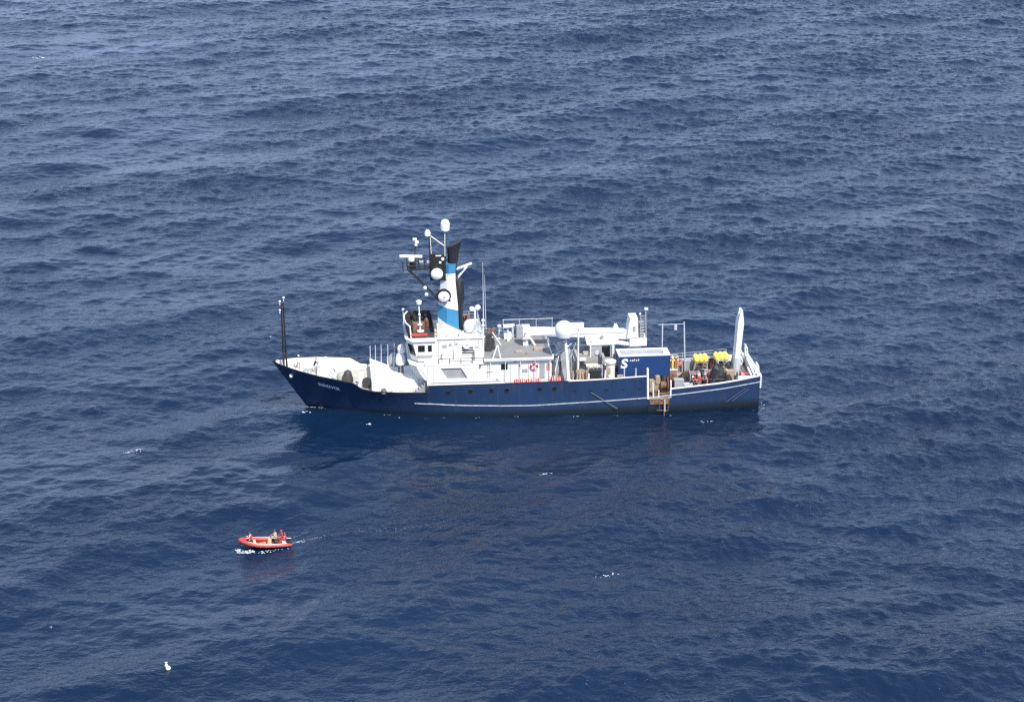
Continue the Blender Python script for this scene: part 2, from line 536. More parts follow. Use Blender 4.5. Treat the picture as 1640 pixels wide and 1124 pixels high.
def hull_pt(X, z):
    """(x, half-breadth) of the shell at station X and height z"""
    top = max(rail(X), 4.1 if X > 43 else 0)
    t = min(1.05, max(0.0, z/ max(top, 0.5)))
    b = lin(X, WB) + (smoothHB(X) - lin(X, WB)) * t**1.25
    if z < 0: b *= (1 + z*0.12)
    f = max(0.0, 1 - X/10.0)**1.5
    return X + xs_shift(z)*f, b

stations = sorted(set([0, .25, .5, .75, 1, 1.5, 2, 3, 4, 5, 6, 7, 8, 9, 9.5, 10.15, 11, 11.6, 12.5, 13.5, 14.4, 15.5, 16.5, 17.6, 17.75, 18.5, 20, 22, 24, 26, 28, 30, 32, 34, 36, 38, 40, 42,
                       43.0, 43.12, 44.5, 45.72, 45.84, 47, 48, 49.5, 51.4, 53, 54, 55.2, 56.4]))
def shell():
    mb = MB(); NV = 12
    for sd in (-1, 1):
        pts = []; n = NV+1
        for X in stations:
            zr = rail(X)
            for j in range(n):
                z = -1.6 + (zr + 1.6) * j/NV
                x, b = hull_pt(X, z)
                pts.append((x, sd*b, z))
        fs = [(i*n+j, (i+1)*n+j, (i+1)*n+j+1, i*n+j+1) for i in range(len(stations)-1) for j in range(NV)]
        mb.poly(pts, fs)
    # transom
    pts = []
    for j in range(13):
        z = -1.6 + (rail(56.4)+1.6)*j/12; x, b = hull_pt(56.4, z)
        pts += [(x, -b, z), (x, b, z)]
    mb.poly(pts, [(2*j, 2*j+1, 2*j+3, 2*j+2) for j in range(12)])
    return mb
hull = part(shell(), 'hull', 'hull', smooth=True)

def rails(mb, x0, x1, w0, dz0, dz1, sides=(-1, 1), n=None, out=0.0):
    """a capping strip that follows the bulwark edge; w0 wide inboard, from dz0 to dz1 about the rail"""
    X_ = [x for x in stations if x0 < x < x1]; X_ = [x0] + X_ + [x1]
    for sd in sides:
        rings = []
        for X in X_:
            z = rail(X); x, b = hull_pt(X, z); bi = max(0.02, b - w0)
            rings.append([(x, sd*(b+out), z+dz0), (x, sd*bi, z+dz0), (x, sd*bi, z+dz1), (x, sd*(b+out), z+dz1)])
        mb.loft(rings)
    return mb
for sd_ in (-1, 1): part(rails(MB(), 0.0, 17.58, 0.16, 0.003, 0.075, (sd_,), out=0.03), 'rail_cap', 'black')
for sd_ in (-1, 1): part(rails(MB(), 17.78, 33.8, 0.16, 0.003, 0.06, (sd_,), out=0.03), 'rail_cap', 'black')  # black puts the shadow gap under the white side into the colour
for sd_ in (-1, 1): part(rails(MB(), 33.85, 42.98, 0.2, 0.003, 0.09, (sd_,), out=0.03), 'rail_cap', 'white')
mbw = rails(MB(), 45.86, 56.3, 0.22, 0.003, 0.10, out=0.04)
mbw.box(56.36, 56.6, -4.2, 4.2, 3.73, 3.84)
part(mbw, 'rail_cap', 'white')

def liner(mb, x0, x1, zfun, sides=(-1, 1), inset=0.13):
    X_ = [x for x in stations if x0 < x < x1]; X_ = [x0] + X_ + [x1]
    for sd in sides:
        rings = []
        for X in X_:
            zt = rail(X) - 0.0; zb = zfun(X); x, b = hull_pt(X, zt); xb, bb = hull_pt(X, zb)
            rings.append([(x, sd*max(.03, b-.02), zt-0.005), (x, sd*max(.02, b-inset), zt-0.005), (xb, sd*max(.02, bb-inset), zb), (xb, sd*max(.03, bb-.03), zb)])
        mb.loft(rings)
    return mb
fz = lambda X: lin(X, [(0, 5.3), (1.5, 5.12), (6.6, 4.45), (6.7, 3.5), (17.6, 3.1)])
az = lambda X: lin(X, [(32, 3.15), (43.0, 3.2), (43.1, 1.7), (56.4, 2.55)])
for sd_ in (-1, 1): part(liner(MB(), 0.3, 17.55, lambda X: min(fz(X), rail(X)-.25), (sd_,)), 'bulwark_liner', 'white')
for sd_ in (-1, 1): part(liner(MB(), 32.2, 42.9, az, (sd_,)), 'bulwark_liner', 'white')
for sd_ in (-1, 1):
    part(liner(MB(), 45.9, 53.0, az, (sd_,)), 'bulwark_liner', 'rust')
    part(liner(MB(), 53.0, 56.3, az, (sd_,)), 'bulwark_liner', 'white')
part(MB().box(56.2, 56.38, -4.0, 4.0, 2.5, 3.72), 'bulwark_liner', 'white')

def deck(x0, x1, zf, m, sh=0.1):
    X_ = [x0] + [x for x in stations if x0 < x < x1] + [x1]
    pts = []
    for X in X_:
        z = zf(X); x, b = hull_pt(X, min(z, rail(X))); b = max(.01, b-sh)
        pts += [(x, -b, z), (x, b, z)]
    mb = MB(); k = len(pts)
    pts2 = [(p[0], p[1], p[2]-.12) for p in pts]
    fs = []
    for i in range(len(X_)-1):
        fs += [(2*i, 2*i+1, 2*i+3, 2*i+2), (k+2*i, k+2*i+2, k+2*i+3, k+2*i+1), (2*i, 2*i+2, k+2*i+2, k+2*i), (2*i+1, k+2*i+1, k+2*i+3, 2*i+3)]
    fs += [(0, k, k+1, 1), (2*len(X_)-2, 2*len(X_)-1, k+2*len(X_)-1, k+2*len(X_)-2)]
    return part(mb.poly(pts+pts2, fs), 'deck', m)
deck(0.2, 6.6, fz, 'cream')
for sd in (-1, 1):
    for X in np.arange(7.2, 10.0, .8):
        x, b = hull_pt(X, rail(X)-.1); xb, bb = hull_pt(X, 3.5); part(MB().bar((x, sd*(b-.16), rail(X)-.05), (xb, sd*(bb-.16), 3.5), .035), 'bulwark_rib', 'cream')
deck(6.6, 17.7, lambda X: lin(X, [(6.6, 3.5), (17.7, 3.1)]), 'deckbeige')
deck(31.5, 43.05, lambda X: 3.16, 'deckdark')
deck(43.05, 56.35, lambda X: lin(X, [(43, 1.7), (56.4, 2.55)]), 'deckdark')
part(MB().box(43.0, 43.08, -4.8, 4.8, 1.7, 3.14), 'bulkhead', 'rust')
part(MB().plate([(-2.6, 3.45), (2.6, 3.45), (3.0, 4.42), (-3.0, 4.42)], 6.62, 6.7, axis='x'), 'bulkhead', 'white')

# white rub rail along both sides
STR = [(16.1, 1.92), (22, 1.58), (29.5, 1.38), (36.7, 1.58), (43.2, 1.82), (47.6, 2.12), (52, 2.46), (56.4, 3.02)]
mb = MB()
for sd in (-1, 1):
    rings = []
    for X in np.linspace(16.1, 56.4, 60):
        z = lin(X, STR); x, b = hull_pt(X, z)
        rings.append([(x, sd*(b-.02), z-.06), (x, sd*(b+.08), z-.045), (x, sd*(b+.08), z+.045), (x, sd*(b-.02), z+.06)])
    mb.loft(rings)
mb.box(56.38, 56.5, -4.1, 4.1, 2.94, 3.10)
part(mb, 'rub_rail', 'lineblue')
mb = MB()
for sd in (-1, 1):
    x, b = hull_pt(56.4, 3.3); mb.bar((56.46, sd*(b+.02), 2.3), (56.5, sd*(b+.05), 3.8), 0.11)
part(mb, 'corner_fender', 'white')

# portholes
for X, z in ((19.95, 3.25), (22.5, 3.33), (24.9, 3.36), (26.7, 3.34), (30.5, 3.33), (32.2, 3.36)):
    for sd in (-1, 1):
        x, b = hull_pt(X, z)
        o = part(MB().lathe((x, sd*(b+.012), z), [(0.24, -.02), (0.24, .02)], 18, 'y'), 'porthole', 'stain')
        MB().torus((x, sd*(b+.02), z), .25, .035, 'y').build('porthole_rim', M['black'], o, True, OFF)

def text_mesh(txt, bold=0.0):
    cu = bpy.data.curves.new('txt', 'FONT'); cu.body = txt; cu.size = 1.0; cu.offset = bold; cu.resolution_u = 3
    ob = bpy.data.objects.new('txt', cu); COL.objects.link(ob)
    dg = bpy.context.evaluated_depsgraph_get()
    me = bpy.data.meshes.new_from_object(ob.evaluated_get(dg))
    bpy.data.objects.remove(ob)
    v = np.array([p.co[:] for p in me.vertices]); f = [tuple(p.vertices) for p in me.polygons]
    return v, f
# the ship's name on the port bow
v, f = text_mesh('ENDEAVOR', 0.03)
w_ = v[:, 0].max(); hgt = 0.70
def bow_name(sd):
    pts = []
    for p in v:
        t = p[0]/w_
        t = t if sd < 0 else 1-t
        X = 4.66 + t*2.75; z = 3.88 - 0.50*t + p[1]*0.60
        x, b = hull_pt(X, z); pts.append((x, sd*(b+.09), z))
    return pts
tag(part(MB().poly(bow_name(-1), f), 'name_lettering', 'gloss'), 'white ship name lettered on the navy bow')
# hawse pipe, white ringed, near the stem
x, b = hull_pt(1.55, 4.95)
part(MB().lathe((x, -b-.02, 4.72), [(0.20, -.12), (0.20, .12)], 14, 'y'), 'hawse_pipe', 'gloss')
# faint draught marks and scuppers
mb = MB()
for X in np.arange(34.5, 42.5, 1.9):
    x, b = hull_pt(X, 2.95); mb.box(x-.2, x+.2, -b-.012, -b+.03, 2.9, 2.98)
part(mb, 'scupper', 'stain')
part(MB().box(33.42, 33.62, -5.035, -4.9, 2.55, 4.0), 'weld_strip', 'hull')

# ---------------------------------------------------- foredeck
def foremast():
    o = part(MB().bar((1.28, 0, 5.1), (1.22, 0, 13.0), .12, .08).bar((1.62, 0, 5.1), (1.44, 0, 13.0), .12, .08), 'foremast', 'black')
    for z in np.arange(6.2, 12.5, 0.9): MB().bar((1.26, 0, z), (1.56, 0, z), .035).build('mast_rung', M['black'], o, False, OFF)
    for y in (.9, -.9): MB().bar((1.22, y, 5.1), (1.33, 0, 8.5), .06).build('mast_stay', M['black'], o, False, OFF)
    MB().box(1.0, 1.7, -.35, .35, 12.6, 12.68).build('mast_platform', M['dark'], o, False, OFF)
    for p in ((1.05, -.2, 12.25), (1.08, -.25, 13.3), (1.52, .15, 13.62)):
        MB().ball(p, .14, 10).bar((p[0], p[1], p[2]-.4), p, .05).build('mast_light', M['gloss'], o, True, OFF)
foremast()
# windlass house with its ladder
wh = part(MB().hexa([(5.0, -2.5, 4.5), (7.35, -2.6, 3.5), (7.35, 1.2, 3.5), (5.0, 1.2, 4.5)],
                    [(5.15, -2.2, 5.6), (6.45, -2.2, 5.55), (6.45, 1.0, 5.55), (5.15, 1.0, 5.6)]), 'windlass_house', 'white', bevel=.05)
mb = MB()
for y in (-2.6, -1.9): mb.bar((6.5, y, 5.5), (7.75, y, 3.5), .05)
for t in np.linspace(.1, .9, 6): mb.bar((6.5+1.25*t, -2.6, 5.5-2*t), (6.5+1.25*t, -1.9, 5.5-2*t), .03)
mb.build('ladder', M['steel'], wh, False, OFF)
mb = MB().lathe((5.6, -1.1, 6.0), [(.36, -.4), (.22, -.3), (.22, .3), (.36, .4)], 14, 'y').lathe((6.1, .1, 5.95), [(.3, -.35), (.2, -.25), (.2, .25), (.3, .35)], 14, 'y')
mb.box(5.3, 6.3, -.8, -.5, 5.55, 6.2)
mb.build('windlass', M['gloss'], wh, True, OFF)
# anchor fittings in the bow
mb = MB()
for p in ((2.6, -.9), (2.6, .9), (4.0, -1.7), (4.0, 1.7)):
    mb.bar((p[0]-.18, p[1], fz(p[0])), (p[0]-.18, p[1], fz(p[0])+.45), .1).bar((p[0]+.18, p[1], fz(p[0])), (p[0]+.18, p[1], fz(p[0])+.45), .1)
part(mb, 'mooring_bitts', 'white', smooth=True)
part(MB().box(3.5, 4.5, -1.1, .1, 4.75, 4.98), 'deck_hatch', 'grey', bevel=.03)
# covered capstan (dark) on the working foredeck
part(MB().lathe((8.6, -.6, 3.44), [(.62, 0), (.64, .35), (.5, .8), (.42, 1.2), (.2, 1.42), (.02, 1.45)], 16), 'capstan', 'dark', smooth=True)
part(MB().lathe((7.85, .4, 3.44), [(.5, 0), (.5, .5), (.3, .75), (.02, .8)], 14), 'capstan', 'grey', smooth=True)
# white deck winch with a dark drum beside the whaleback
wi = part(MB().box(9.7, 10.6, -2.6, -1.5, 3.35, 3.7).box(9.8, 10.1, -2.5, -2.2, 3.7, 4.65).box(9.9, 10.35, -1.9, -1.55, 3.7, 4.9), 'deck_winch', 'white', bevel=.04)
MB().lathe((10.75, -2.6, 3.95), [(.55, -.32), (.55, -.25), (.3, -.24), (.3, .24), (.55, .25), (.55, .32)], 18, 'y').build('winch_drum', M['dark'], wi, True, OFF)
mb = MB()
for sd in (-1, 1):
    mb.box(13.4, 14.3, sd*4.4-.2, sd*4.4+.2, 3.2, 3.42).bar((13.6, sd*4.4, 3.2), (13.6, sd*4.4, 3.75), .14).bar((14.1, sd*4.4, 3.2), (14.1, sd*4.4, 3.75), .14)
part(mb, 'mooring_bitts', 'white', smooth=True)
# low white house between foredeck and bridge
fh = part(MB().plate([(11.25, -3.95), (16.6, -3.95), (16.6, 1.0), (14.0, .7), (11.25, 4.1)], 3.0, 4.62, axis='z'), 'forward_house', 'white', bevel=.06)
MB().box(11.7, 12.9, -3.2, -1.6, 4.62, 4.86).build('hatch', M['white'], fh, False, OFF)
MB().box(13.6, 15.2, -3.99, -3.93, 3.35, 3.42).build('trim', M['grey'], fh, False, OFF)
sp = ((11.35, 3.85, 1.5), (11.95, 3.2, 1.75), (12.6, 2.4, 2.1), (13.35, 1.5, 2.4), (14.1, 1.1, 2.6), (12.55, 1.4, 1.15), (13.25, .6, 1.2), (13.95, -.3, 1.4))
for x, y, h in sp:
    part(MB().bar((x, y, 3.2 if y > 1.0 else 4.6), (x, y, 4.75+h), .055, .045), 'stanchion', 'steel')
part(MB().lathe((14.0, 1.9, 3.1), [(.75, 0), (.75, 1.6), (.6, 2.3), (.3, 2.75), (.05, 2.85)], 12), 'covered_winch', 'grey', smooth=True)
# pair of white domes in front of the bridge
dm = part(MB().bar((14.5, -1.3, 4.62), (14.5, -1.3, 5.6), .12).bar((14.9, -1.0, 4.62), (14.9, -1.0, 5.6), .12).bar((14.9, -1.6, 4.62), (14.9, -1.6, 5.6), .12), 'dome_stand', 'dark')
MB().lathe((14.7, -1.3, 5.5), [(.3, 0), (.52, .2), (.58, .7), (.5, 1.2), (.3, 1.5), (.28, 1.6)], 20).build('dome', M['gloss'], dm, True, OFF)
MB().ball((14.85, -1.3, 7.5), .5, 18, 1.1).build('dome', M['gloss'], dm, True, OFF)

# ---------------------------------------------------- superstructure
main = part(MB().plate([(16.6, -3.75), (32.0, -3.75), (32.0, 3.75), (16.6, 3.75)], 3.02, 6.58, axis='z'), 'deckhouse', 'white')
# upper front, flared out over the side decks
rings = []
for z, xf in ((4.9, 16.4), (5.6, 15.9), (6.3, 15.55), (6.62, 15.45)):
    rings.append([(xf+.9, -4.97, z), (xf+.15, -4.1, z), (xf, -2.5, z), (xf, 2.5, z), (xf+.15, 4.1, z), (xf+.9, 4.97, z), (18.2, 4.97, z), (18.2, -4.97, z)])
MB().loft(rings).build('house_front', M['white'], main, False, OFF)
# side screens: port and starboard plating with the slanted openings
outl = [(17.55, 4.22), (26.5, 4.22), (24.35, 5.0), (23.5, 6.1), (23.5, 6.62), (16.95, 6.62), (16.75, 6.3), (17.2, 5.6), (17.5, 5.0)]
hole = [(19.87, 4.98), (22.2, 4.98), (21.45, 6.24), (19.12, 6.24)]
for sd in (-1, 1):
    MB().plate(outl, sd*5.0, sd*4.9, [hole]).build('side_screen', M['white'], main, False, OFF)
    MB().plate([(19.6, 4.8), (22.4, 4.8), (21.6, 6.3), (18.9, 6.3)], sd*4.84, sd*4.76).build('opening_tone_plate', M['grey'], main, False, OFF)  # grey plate added to lift the tone of the opening over its shaded wall
MB().box(17.3, 24.05, -5.02, 5.02, 6.625, 6.78).box(24.05, 32.2, -4.15, 4.15, 6.60, 6.775).build('boat_deck', M['white'], main, False, OFF)
MB().box(24.2, 32.1, -4.0, 4.0, 6.775, 6.785).build('deck_covering', M['deckgrey'], main, False, OFF)
mb = MB()
for sd in (-1, 1): MB().box(24.1, 32.2, sd*4.15-.05, sd*4.15+.05, 6.78, 6.92).build('gutter_bar', M['gloss'], main, False, OFF)
# side steps at the break of the foredeck
mb = MB()
for i in range(5): mb.box(16.0+i*.3, 17.3, -4.85, -4.1, 3.12+i*.27, 3.36+i*.27)
part(mb, 'side_steps', 'grey')
# house sides: windows, vents, doors
for sd in (-1, 1):
    Y0 = sd*3.75
    def pane(x0, x1, z0, z1, nm, m, t=.03):
        o = MB().box(x0, x1, Y0-t, Y0+t, z0, z1).build(nm, M[m], main, False, OFF); return o
    w = pane(26.25, 26.8, 5.55, 6.05, 'window', 'glass')
    MB().plate([(26.15, 5.45), (26.9, 5.45), (26.9, 6.15), (26.15, 6.15)], Y0-.05, Y0+.05, [[(26.25, 5.55), (26.8, 5.55), (26.8, 6.05), (26.25, 6.05)]]).build('window_frame', M['black'], w, False, OFF)
    pane(28.2, 28.45, 5.75, 5.95, 'vent', 'dark')
    d = pane(30.6, 31.2, 4.2, 6.1, 'door', 'grey')
    MB().ball((31.1, Y0-.06*(-sd)*-1, 5.1), .05, 8).build('handle', M['steel'], d, True, OFF)
    pane(31.4, 31.75, 5.2, 6.0, 'fire_locker', 'pink')
    pane(27.55, 27.95, 6.28, 6.36, 'vent', 'dark')
    pane(25.0, 25.9, 4.15, 4.28, 'locker_edge', 'grey')
    for x in np.arange(24.9, 32.1, 1.72): MB().bar((x, sd*4.02, 3.2), (x, sd*4.02, 6.6), .045).build('deck_pillar', M['white'], main, False, OFF)
mb = MB().box(24.6, 25.5, -4.5, -3.9, 3.2, 4.5).box(25.7, 26.1, -4.5, -4.0, 3.2, 4.7)
mb.build('deck_locker', M['white'], main, False, OFF)

# bridge
rings = []
for z, xf in ((6.78, 15.95), (7.25, 15.75), (8.8, 15.35), (9.2, 15.35)):
    rings.append([(xf+.75, -3.9, z), (xf, -2.9, z), (xf, 2.9, z), (xf+.75, 3.9, z), (18.6, 3.9, z), (18.6, -3.9, z)])
br = part(MB().loft(rings), 'wheelhouse', 'white')
MB().plate([(15.95, -4.1), (15.2, -3.0), (15.2, 3.0), (15.95, 4.1), (18.75, 4.1), (18.75, -4.1)], 9.2, 9.32, axis='z').build('wheelhouse_roof', M['white'], br, False, OFF)
for i in range(5):     # forward windows
    y0 = -2.75 + i*1.12; y1 = y0+.98
    MB().hexa([(15.64, y0, 7.45), (15.75, y0, 7.45), (15.75, y1, 7.45), (15.64, y1, 7.45)], [(15.30, y0, 8.8), (15.45, y0, 8.8), (15.45, y1, 8.8), (15.30, y1, 8.8)]).build('window', M['glass'], br, False, OFF)
for sd in (-1, 1):
    p0 = Vector((15.74, sd*2.98)); p1 = Vector((16.42, sd*3.86)); nn = Vector((-.8, sd*.6))*.05
    a0, a1 = p0+(p1-p0)*.08, p0+(p1-p0)*.92
    lo = [(a0.x+nn.x, a0.y+nn.y, 7.5), (a1.x+nn.x, a1.y+nn.y, 7.5), (a1.x-nn.x, a1.y-nn.y, 7.5), (a0.x-nn.x, a0.y-nn.y, 7.5)]
    hi = [(p[0]-.3, p[1], 8.78) for p in lo]
    MB().hexa(lo, hi).build('window', M['glass'], br, False, OFF)
    for x0, x1 in ((16.62, 17.4), (17.75, 18.2)):
        o = MB().box(x0, x1, sd*3.9-.025, sd*3.9+.025, 7.95, 8.72).build('window', M['glass'], br, False, OFF)
    MB().hexa([(16.45, sd*3.88, 7.5), (18.3, sd*3.88, 7.5), (18.3, sd*4.2, 7.55), (16.7, sd*4.2, 7.55)], [(16.45, sd*3.88, 7.62), (18.3, sd*3.88, 7.62), (18.3, sd*4.3, 7.72), (16.7, sd*4.3, 7.72)]).build('wing_sill', M['white'], br, False, OFF)
# accommodation block behind the wheelhouse
ab = part(MB().box(18.6, 24.0, -3.3, 3.3, 6.78, 9.2), 'bridge_house', 'white')
MB().box(18.75, 24.15, -3.45, 3.45, 9.2, 9.3).build('roof', M['cream'], ab, False, OFF)
for k in range(3): MB().box(21.7, 23.0, -3.36, -3.28, 7.42+k*.3, 7.56+k*.3).build('louvre', M['dark'], ab, False, OFF)
MB().lathe((22.2, -3.42, 8.5), [(.42, -.25), (.45, 0), (.42, .25)], 16, 'y').build('raft_canister', M['gloss'], ab, True, OFF)
MB().ball((22.25, -3.70, 8.55), .07, 8).build('canister_cap', M['black'], ab, True, OFF)
MB().lathe((23.45, -3.33, 8.0), [(.32, -.03), (.32, .03)], 16, 'y').build('window', M['grey'], ab, False, OFF)
MB().box(23.1, 24.0, -4.3, -3.45, 6.78, 8.0).build('equipment_locker', M['gloss'], ab, False, OFF)
MB().box(19.4, 20.6, -3.9, -3.35, 6.78, 7.7).box(20.7, 21.5, -3.75, -3.35, 6.78, 8.1).build('equipment_locker', M['white'], ab, False, OFF)
# railings of the boat deck
def railing(pts, h=1.0, n=3, post=1.5, r=.028, name='railing', m='steel'):
    mb = MB()
    for a, b in zip(pts[:-1], pts[1:]):
        a, b = Vector(a), Vector(b); L = (b-a).length; k = max(1, round(L/post))
        for i in range(k+1):
            p = a + (b-a)*i/k; mb.bar(p, p+Vector((0, 0, h)), r, r, 5)
        for j in range(n):
            z = Vector((0, 0, h*(j+1)/n)); mb.bar(a+z, b+z, r*.8, r*.8, 5)
    return part(mb, name, m)
railing([(18.9, -4.95, 6.78), (24.0, -4.95, 6.78)], .62, 2, 1.2, .055, m='dark')
railing([(18.9, 4.95, 6.78), (24.0, 4.95, 6.78)])
railing([(24.3, 4.05, 6.78), (32.0, 4.05, 6.78), (32.0, -1.5, 6.78)], 1.05, 3, 1.3)
railing([(19.0, 3.35, 9.3), (24.0, 3.35, 9.3), (24.0, -3.35, 9.3), (22.2, -3.35, 9.3)], .95, 3, 1.1)
for x in (19.0, 20.9, 23.6):
    part(MB().bar((x, -3.36, 6.8), (x, -3.36, 9.2), .04), 'vent_pipe', 'steel')
for x, z, w, h in ((19.7, 8.35, .5, .35), (20.35, 8.5, .3, .3), (21.1, 8.6, .22, .22)):
    part(MB().box(x-w/2, x+w/2, -3.37, -3.28, z-h/2, z+h/2), 'wall_box', 'grey')
part(MB().box(18.65, 23.95, -3.335, -3.29, 7.22, 7.27), 'pipe_run', 'deckgrey')
part(MB().box(17.9, 26.0, -5.035, -4.99, 4.50, 4.54), 'weld_seam', 'deckgrey')
for x in (17.6, 18.3, 22.9): part(MB().box(x, x+.03, -5.03, -4.99, 4.6, 6.5), 'weld_seam', 'cream')
for x in (24.6, 27.2, 29.3, 30.2): part(MB().box(x, x+.05, -3.81, -3.72, 3.2, 6.5), 'wall_pipe', 'steel')
part(MB().box(28.6, 29.2, -3.83, -3.74, 5.1, 5.45), 'wall_box', 'grey'); part(MB().box(24.5, 25.2, -3.83, -3.74, 5.2, 5.28), 'wall_box', 'grey')
# flying bridge: dark screens round an open conning position
fb = part(MB().box(15.6, 18.6, -3.0, 2.9, 9.325, 9.36), 'flying_bridge', 'dark')
arc = [(15.95, -2.9), (15.55, -1.6), (15.42, 0), (15.5, 1.5), (15.9, 2.6), (16.6, 2.95), (18.5, 2.95)]
mb = MB(); mr = MB()
for a, b in zip(arc[:-1], arc[1:]):
    h = 1.35
    mb.hexa([(a[0], a[1], 9.35), (b[0], b[1], 9.35), (b[0]+.07, b[1]-.04, 9.35), (a[0]+.07, a[1]-.04, 9.35)],
            [(a[0]-.15, a[1], 9.35+h), (b[0]-.15, b[1], 9.35+h), (b[0]-.08, b[1]-.04, 9.35+h), (a[0]-.08, a[1]-.04, 9.35+h)])
for a, b in zip(arc[:5], arc[1:5]): mr.bar((a[0]-.17, a[1], 10.72), (b[0]-.17, b[1], 10.72), .085)
mr.bar((15.78, -2.9, 10.72), (15.92, -2.95, 9.36), .09)
mb.build('wind_screen', M['dark'], fb, False, OFF); mr.build('screen_rim', M['gloss'], fb, True, OFF)
MB().box(16.3, 18.6, -3.05, -2.95, 9.36, 9.95).box(18.5, 18.6, -3.0, 2.9, 9.36, 10.4).build('wind_screen', M['dark'], fb, False, OFF)
MB().box(15.95, 17.75, -3.16, -3.06, 9.62, 9.92).build('red_dodger', M['red'], fb, False, OFF)
MB().box(16.2, 17.4, -2.3, -1.7, 9.4, 9.8).build('bench', M['rust'], fb, False, OFF)
MB().box(16.2, 17.6, -.6, .3, 9.36, 10.25).lathe((17.9, 1.2, 9.36), [(.3, 0), (.3, .7), (.05, 1.0)], 10).build('console', M['rust'], fb, False, OFF)
# white signal post
pm = part(MB().bar((17.0, -2.6, 9.35), (16.86, -2.6, 13.2), .1, .075).lathe((17.0, -2.6, 9.95), [(.1, 0), (.42, .05), (.42, .12), (.1, .18)], 14).lathe((16.95, -2.6, 10.75), [(.1, 0), (.3, .04), (.3, .1), (.1, .14)], 14), 'signal_post', 'gloss', smooth=True)
MB().lathe((16.86, -2.6, 13.2), [(.1, 0), (.3, .1), (.33, .45), (.1, .55)], 14).build('lamp', M['gloss'], pm, True, OFF)
MB().ball((16.9, -2.65, 12.0), .15, 10).build('lamp', M['gloss'], pm, True, OFF)
part(MB().bar((15.2, -1.0, 9.3), (15.1, -1.0, 12.0), .05).ball((15.1, -1.0, 12.15), .18, 10), 'signal_lamp', 'steel', smooth=True)

# ---------------------------------------------------- stack and mast
def ring(x0, x1, hy, z):
    xc = x0 + (x1-x0)*.42
    return [(x0, -hy*.35, z), (xc, -hy, z), (x1, -hy*.75, z), (x1, hy*.75, z), (xc, hy, z), (x0, hy*.35, z)]
stk = part(MB().loft([ring(19.1, 21.55, 1.15, 9.3), ring(19.2, 21.45, 1.0, 12.2), ring(19.55, 21.2, .8, 15.2), ring(19.85, 21.2, .7, 16.2), ring(19.9, 21.25, .68, 17.3)]), 'stack', M['stack'])
ex = []
for z, xc, rx, ry in ((9.3, 21.85, .3, .5), (12.2, 21.62, .4, .5), (12.9, 21.6, .66, .6), (15.2, 21.5, .68, .6), (15.6, 21.15, .35, .4), (17.3, 20.95, .45, .5), (17.35, 20.95, .58, .55), (18.6, 21.0, .66, .6), (19.6, 21.15, .88, .7)):
    ex.append([(xc+rx*math.cos(a), ry*math.sin(a), z + (.4*math.cos(a) if z > 19 else 0)) for a in np.linspace(0, 2*math.pi, 17)[:-1]])
MB().loft(ex).build('exhaust_pipe', M['black'], stk, True, OFF)
def lattice(mb, a, b, w, r=.045, n=5):
    a, b = Vector(a), Vector(b)
    o = Vector((0, w, 0))
    mb.bar(a-o, b-o, r).bar(a+o, b+o, r)
    for i in range(n+1):
        p = a+(b-a)*i/n; mb.bar(p-o, p+o, r*.7)
    return mb
mast = part(MB().bar((20.05, -.2, 16.8), (20.1, -.2, 21.3), .11, .09).bar((18.42, -.1, 18.0), (18.3, -.1, 20.7), .1), 'mast', 'black')
MB().bar((20.02, -.35, 16.4), (20.05, -.35, 20.9), .06).bar((18.5, -.25, 18.0), (18.38, -.25, 20.4), .05).bar((18.45, -.1, 20.55), (20.05, -.2, 19.3), .075).build('mast_stay', M['cream'], mast, False, OFF)
MB().lathe((20.1, -.2, 21.2), [(.2, -.2), (.22, 0), (.5, .05), (.52, .3), (.52, .85), (.42, 1.12), (.2, 1.28), (.01, 1.3)], 20).build('radome', M['gloss'], mast, True, OFF)
MB().lathe((18.1, -.1, 20.6), [(.12, -.1), (.34, .02), (.34, .4), (.2, .66), (.01, .7)], 16).build('radome', M['gloss'], mast, True, OFF)
# black instrument platform with the domes
MB().box(18.3, 20.15, -.75, .8, 15.45, 15.57).box(18.3, 19.0, -.5, .7, 15.6, 18.5).box(18.3, 20.1, -.58, .6, 15.55, 18.2).box(18.3, 18.42, -.72, -.6, 15.5, 18.4).box(18.3, 20.1, -.72, -.62, 17.0, 17.12).box(18.55, 19.95, -.6, .75, 15.47, 16.2).box(18.6, 19.9, -.5, .7, 17.75, 17.85).box(18.55, 18.7, -.65, -.5, 15.47, 17.8).box(19.85, 20.0, -.65, -.5, 15.47, 17.8).box(18.75, 19.75, -.2, .7, 16.2, 18.3).box(19.0, 19.9, -.6, -.2, 17.0, 18.2).build('instrument_platform', M['black'], mast, False, OFF)
MB().lathe((19.1, -.85, 16.3), [(.5, .1), (.92, .12), (.92, .24), (.5, .26)], 24, 'y').lathe((19.8, -1.05, 13.6), [(.5, .1), (.86, .12), (.86, .24), (.5, .26)], 24, 'y').bar((18.9, -.3, 13.2), (20.6, -.9, 13.0), .1).bar((18.9, -.3, 14.2), (20.4, -.9, 13.9), .08).build('dish_bracket', M['black'], mast, False, OFF)
MB().lathe((19.05, -1.05, 16.3), [(.05, -.32), (.42, -.26), (.66, -.1), (.70, 0), (.66, .1), (.05, .12)], 24, 'y').build('dish', M['gloss'], mast, True, OFF)
MB().lathe((19.8, -1.25, 13.6), [(.05, -.3), (.40, -.24), (.62, -.1), (.66, 0), (.62, .1), (.05, .12)], 24, 'y').build('dish', M['gloss'], mast, True, OFF)
MB().lathe((19.83, -1.57, 13.65), [(.10, -.03), (.12, .05)], 12, 'y').build('dish_hub', M['grey'], mast, True, OFF)
MB().box(18.95, 19.6, -.65, -.58, 18.28, 18.4).ball((19.75, -.7, 17.95), .2, 10).ball((19.45, -.72, 17.55), .16, 10).build('floodlight', M['gloss'], mast, True, OFF)
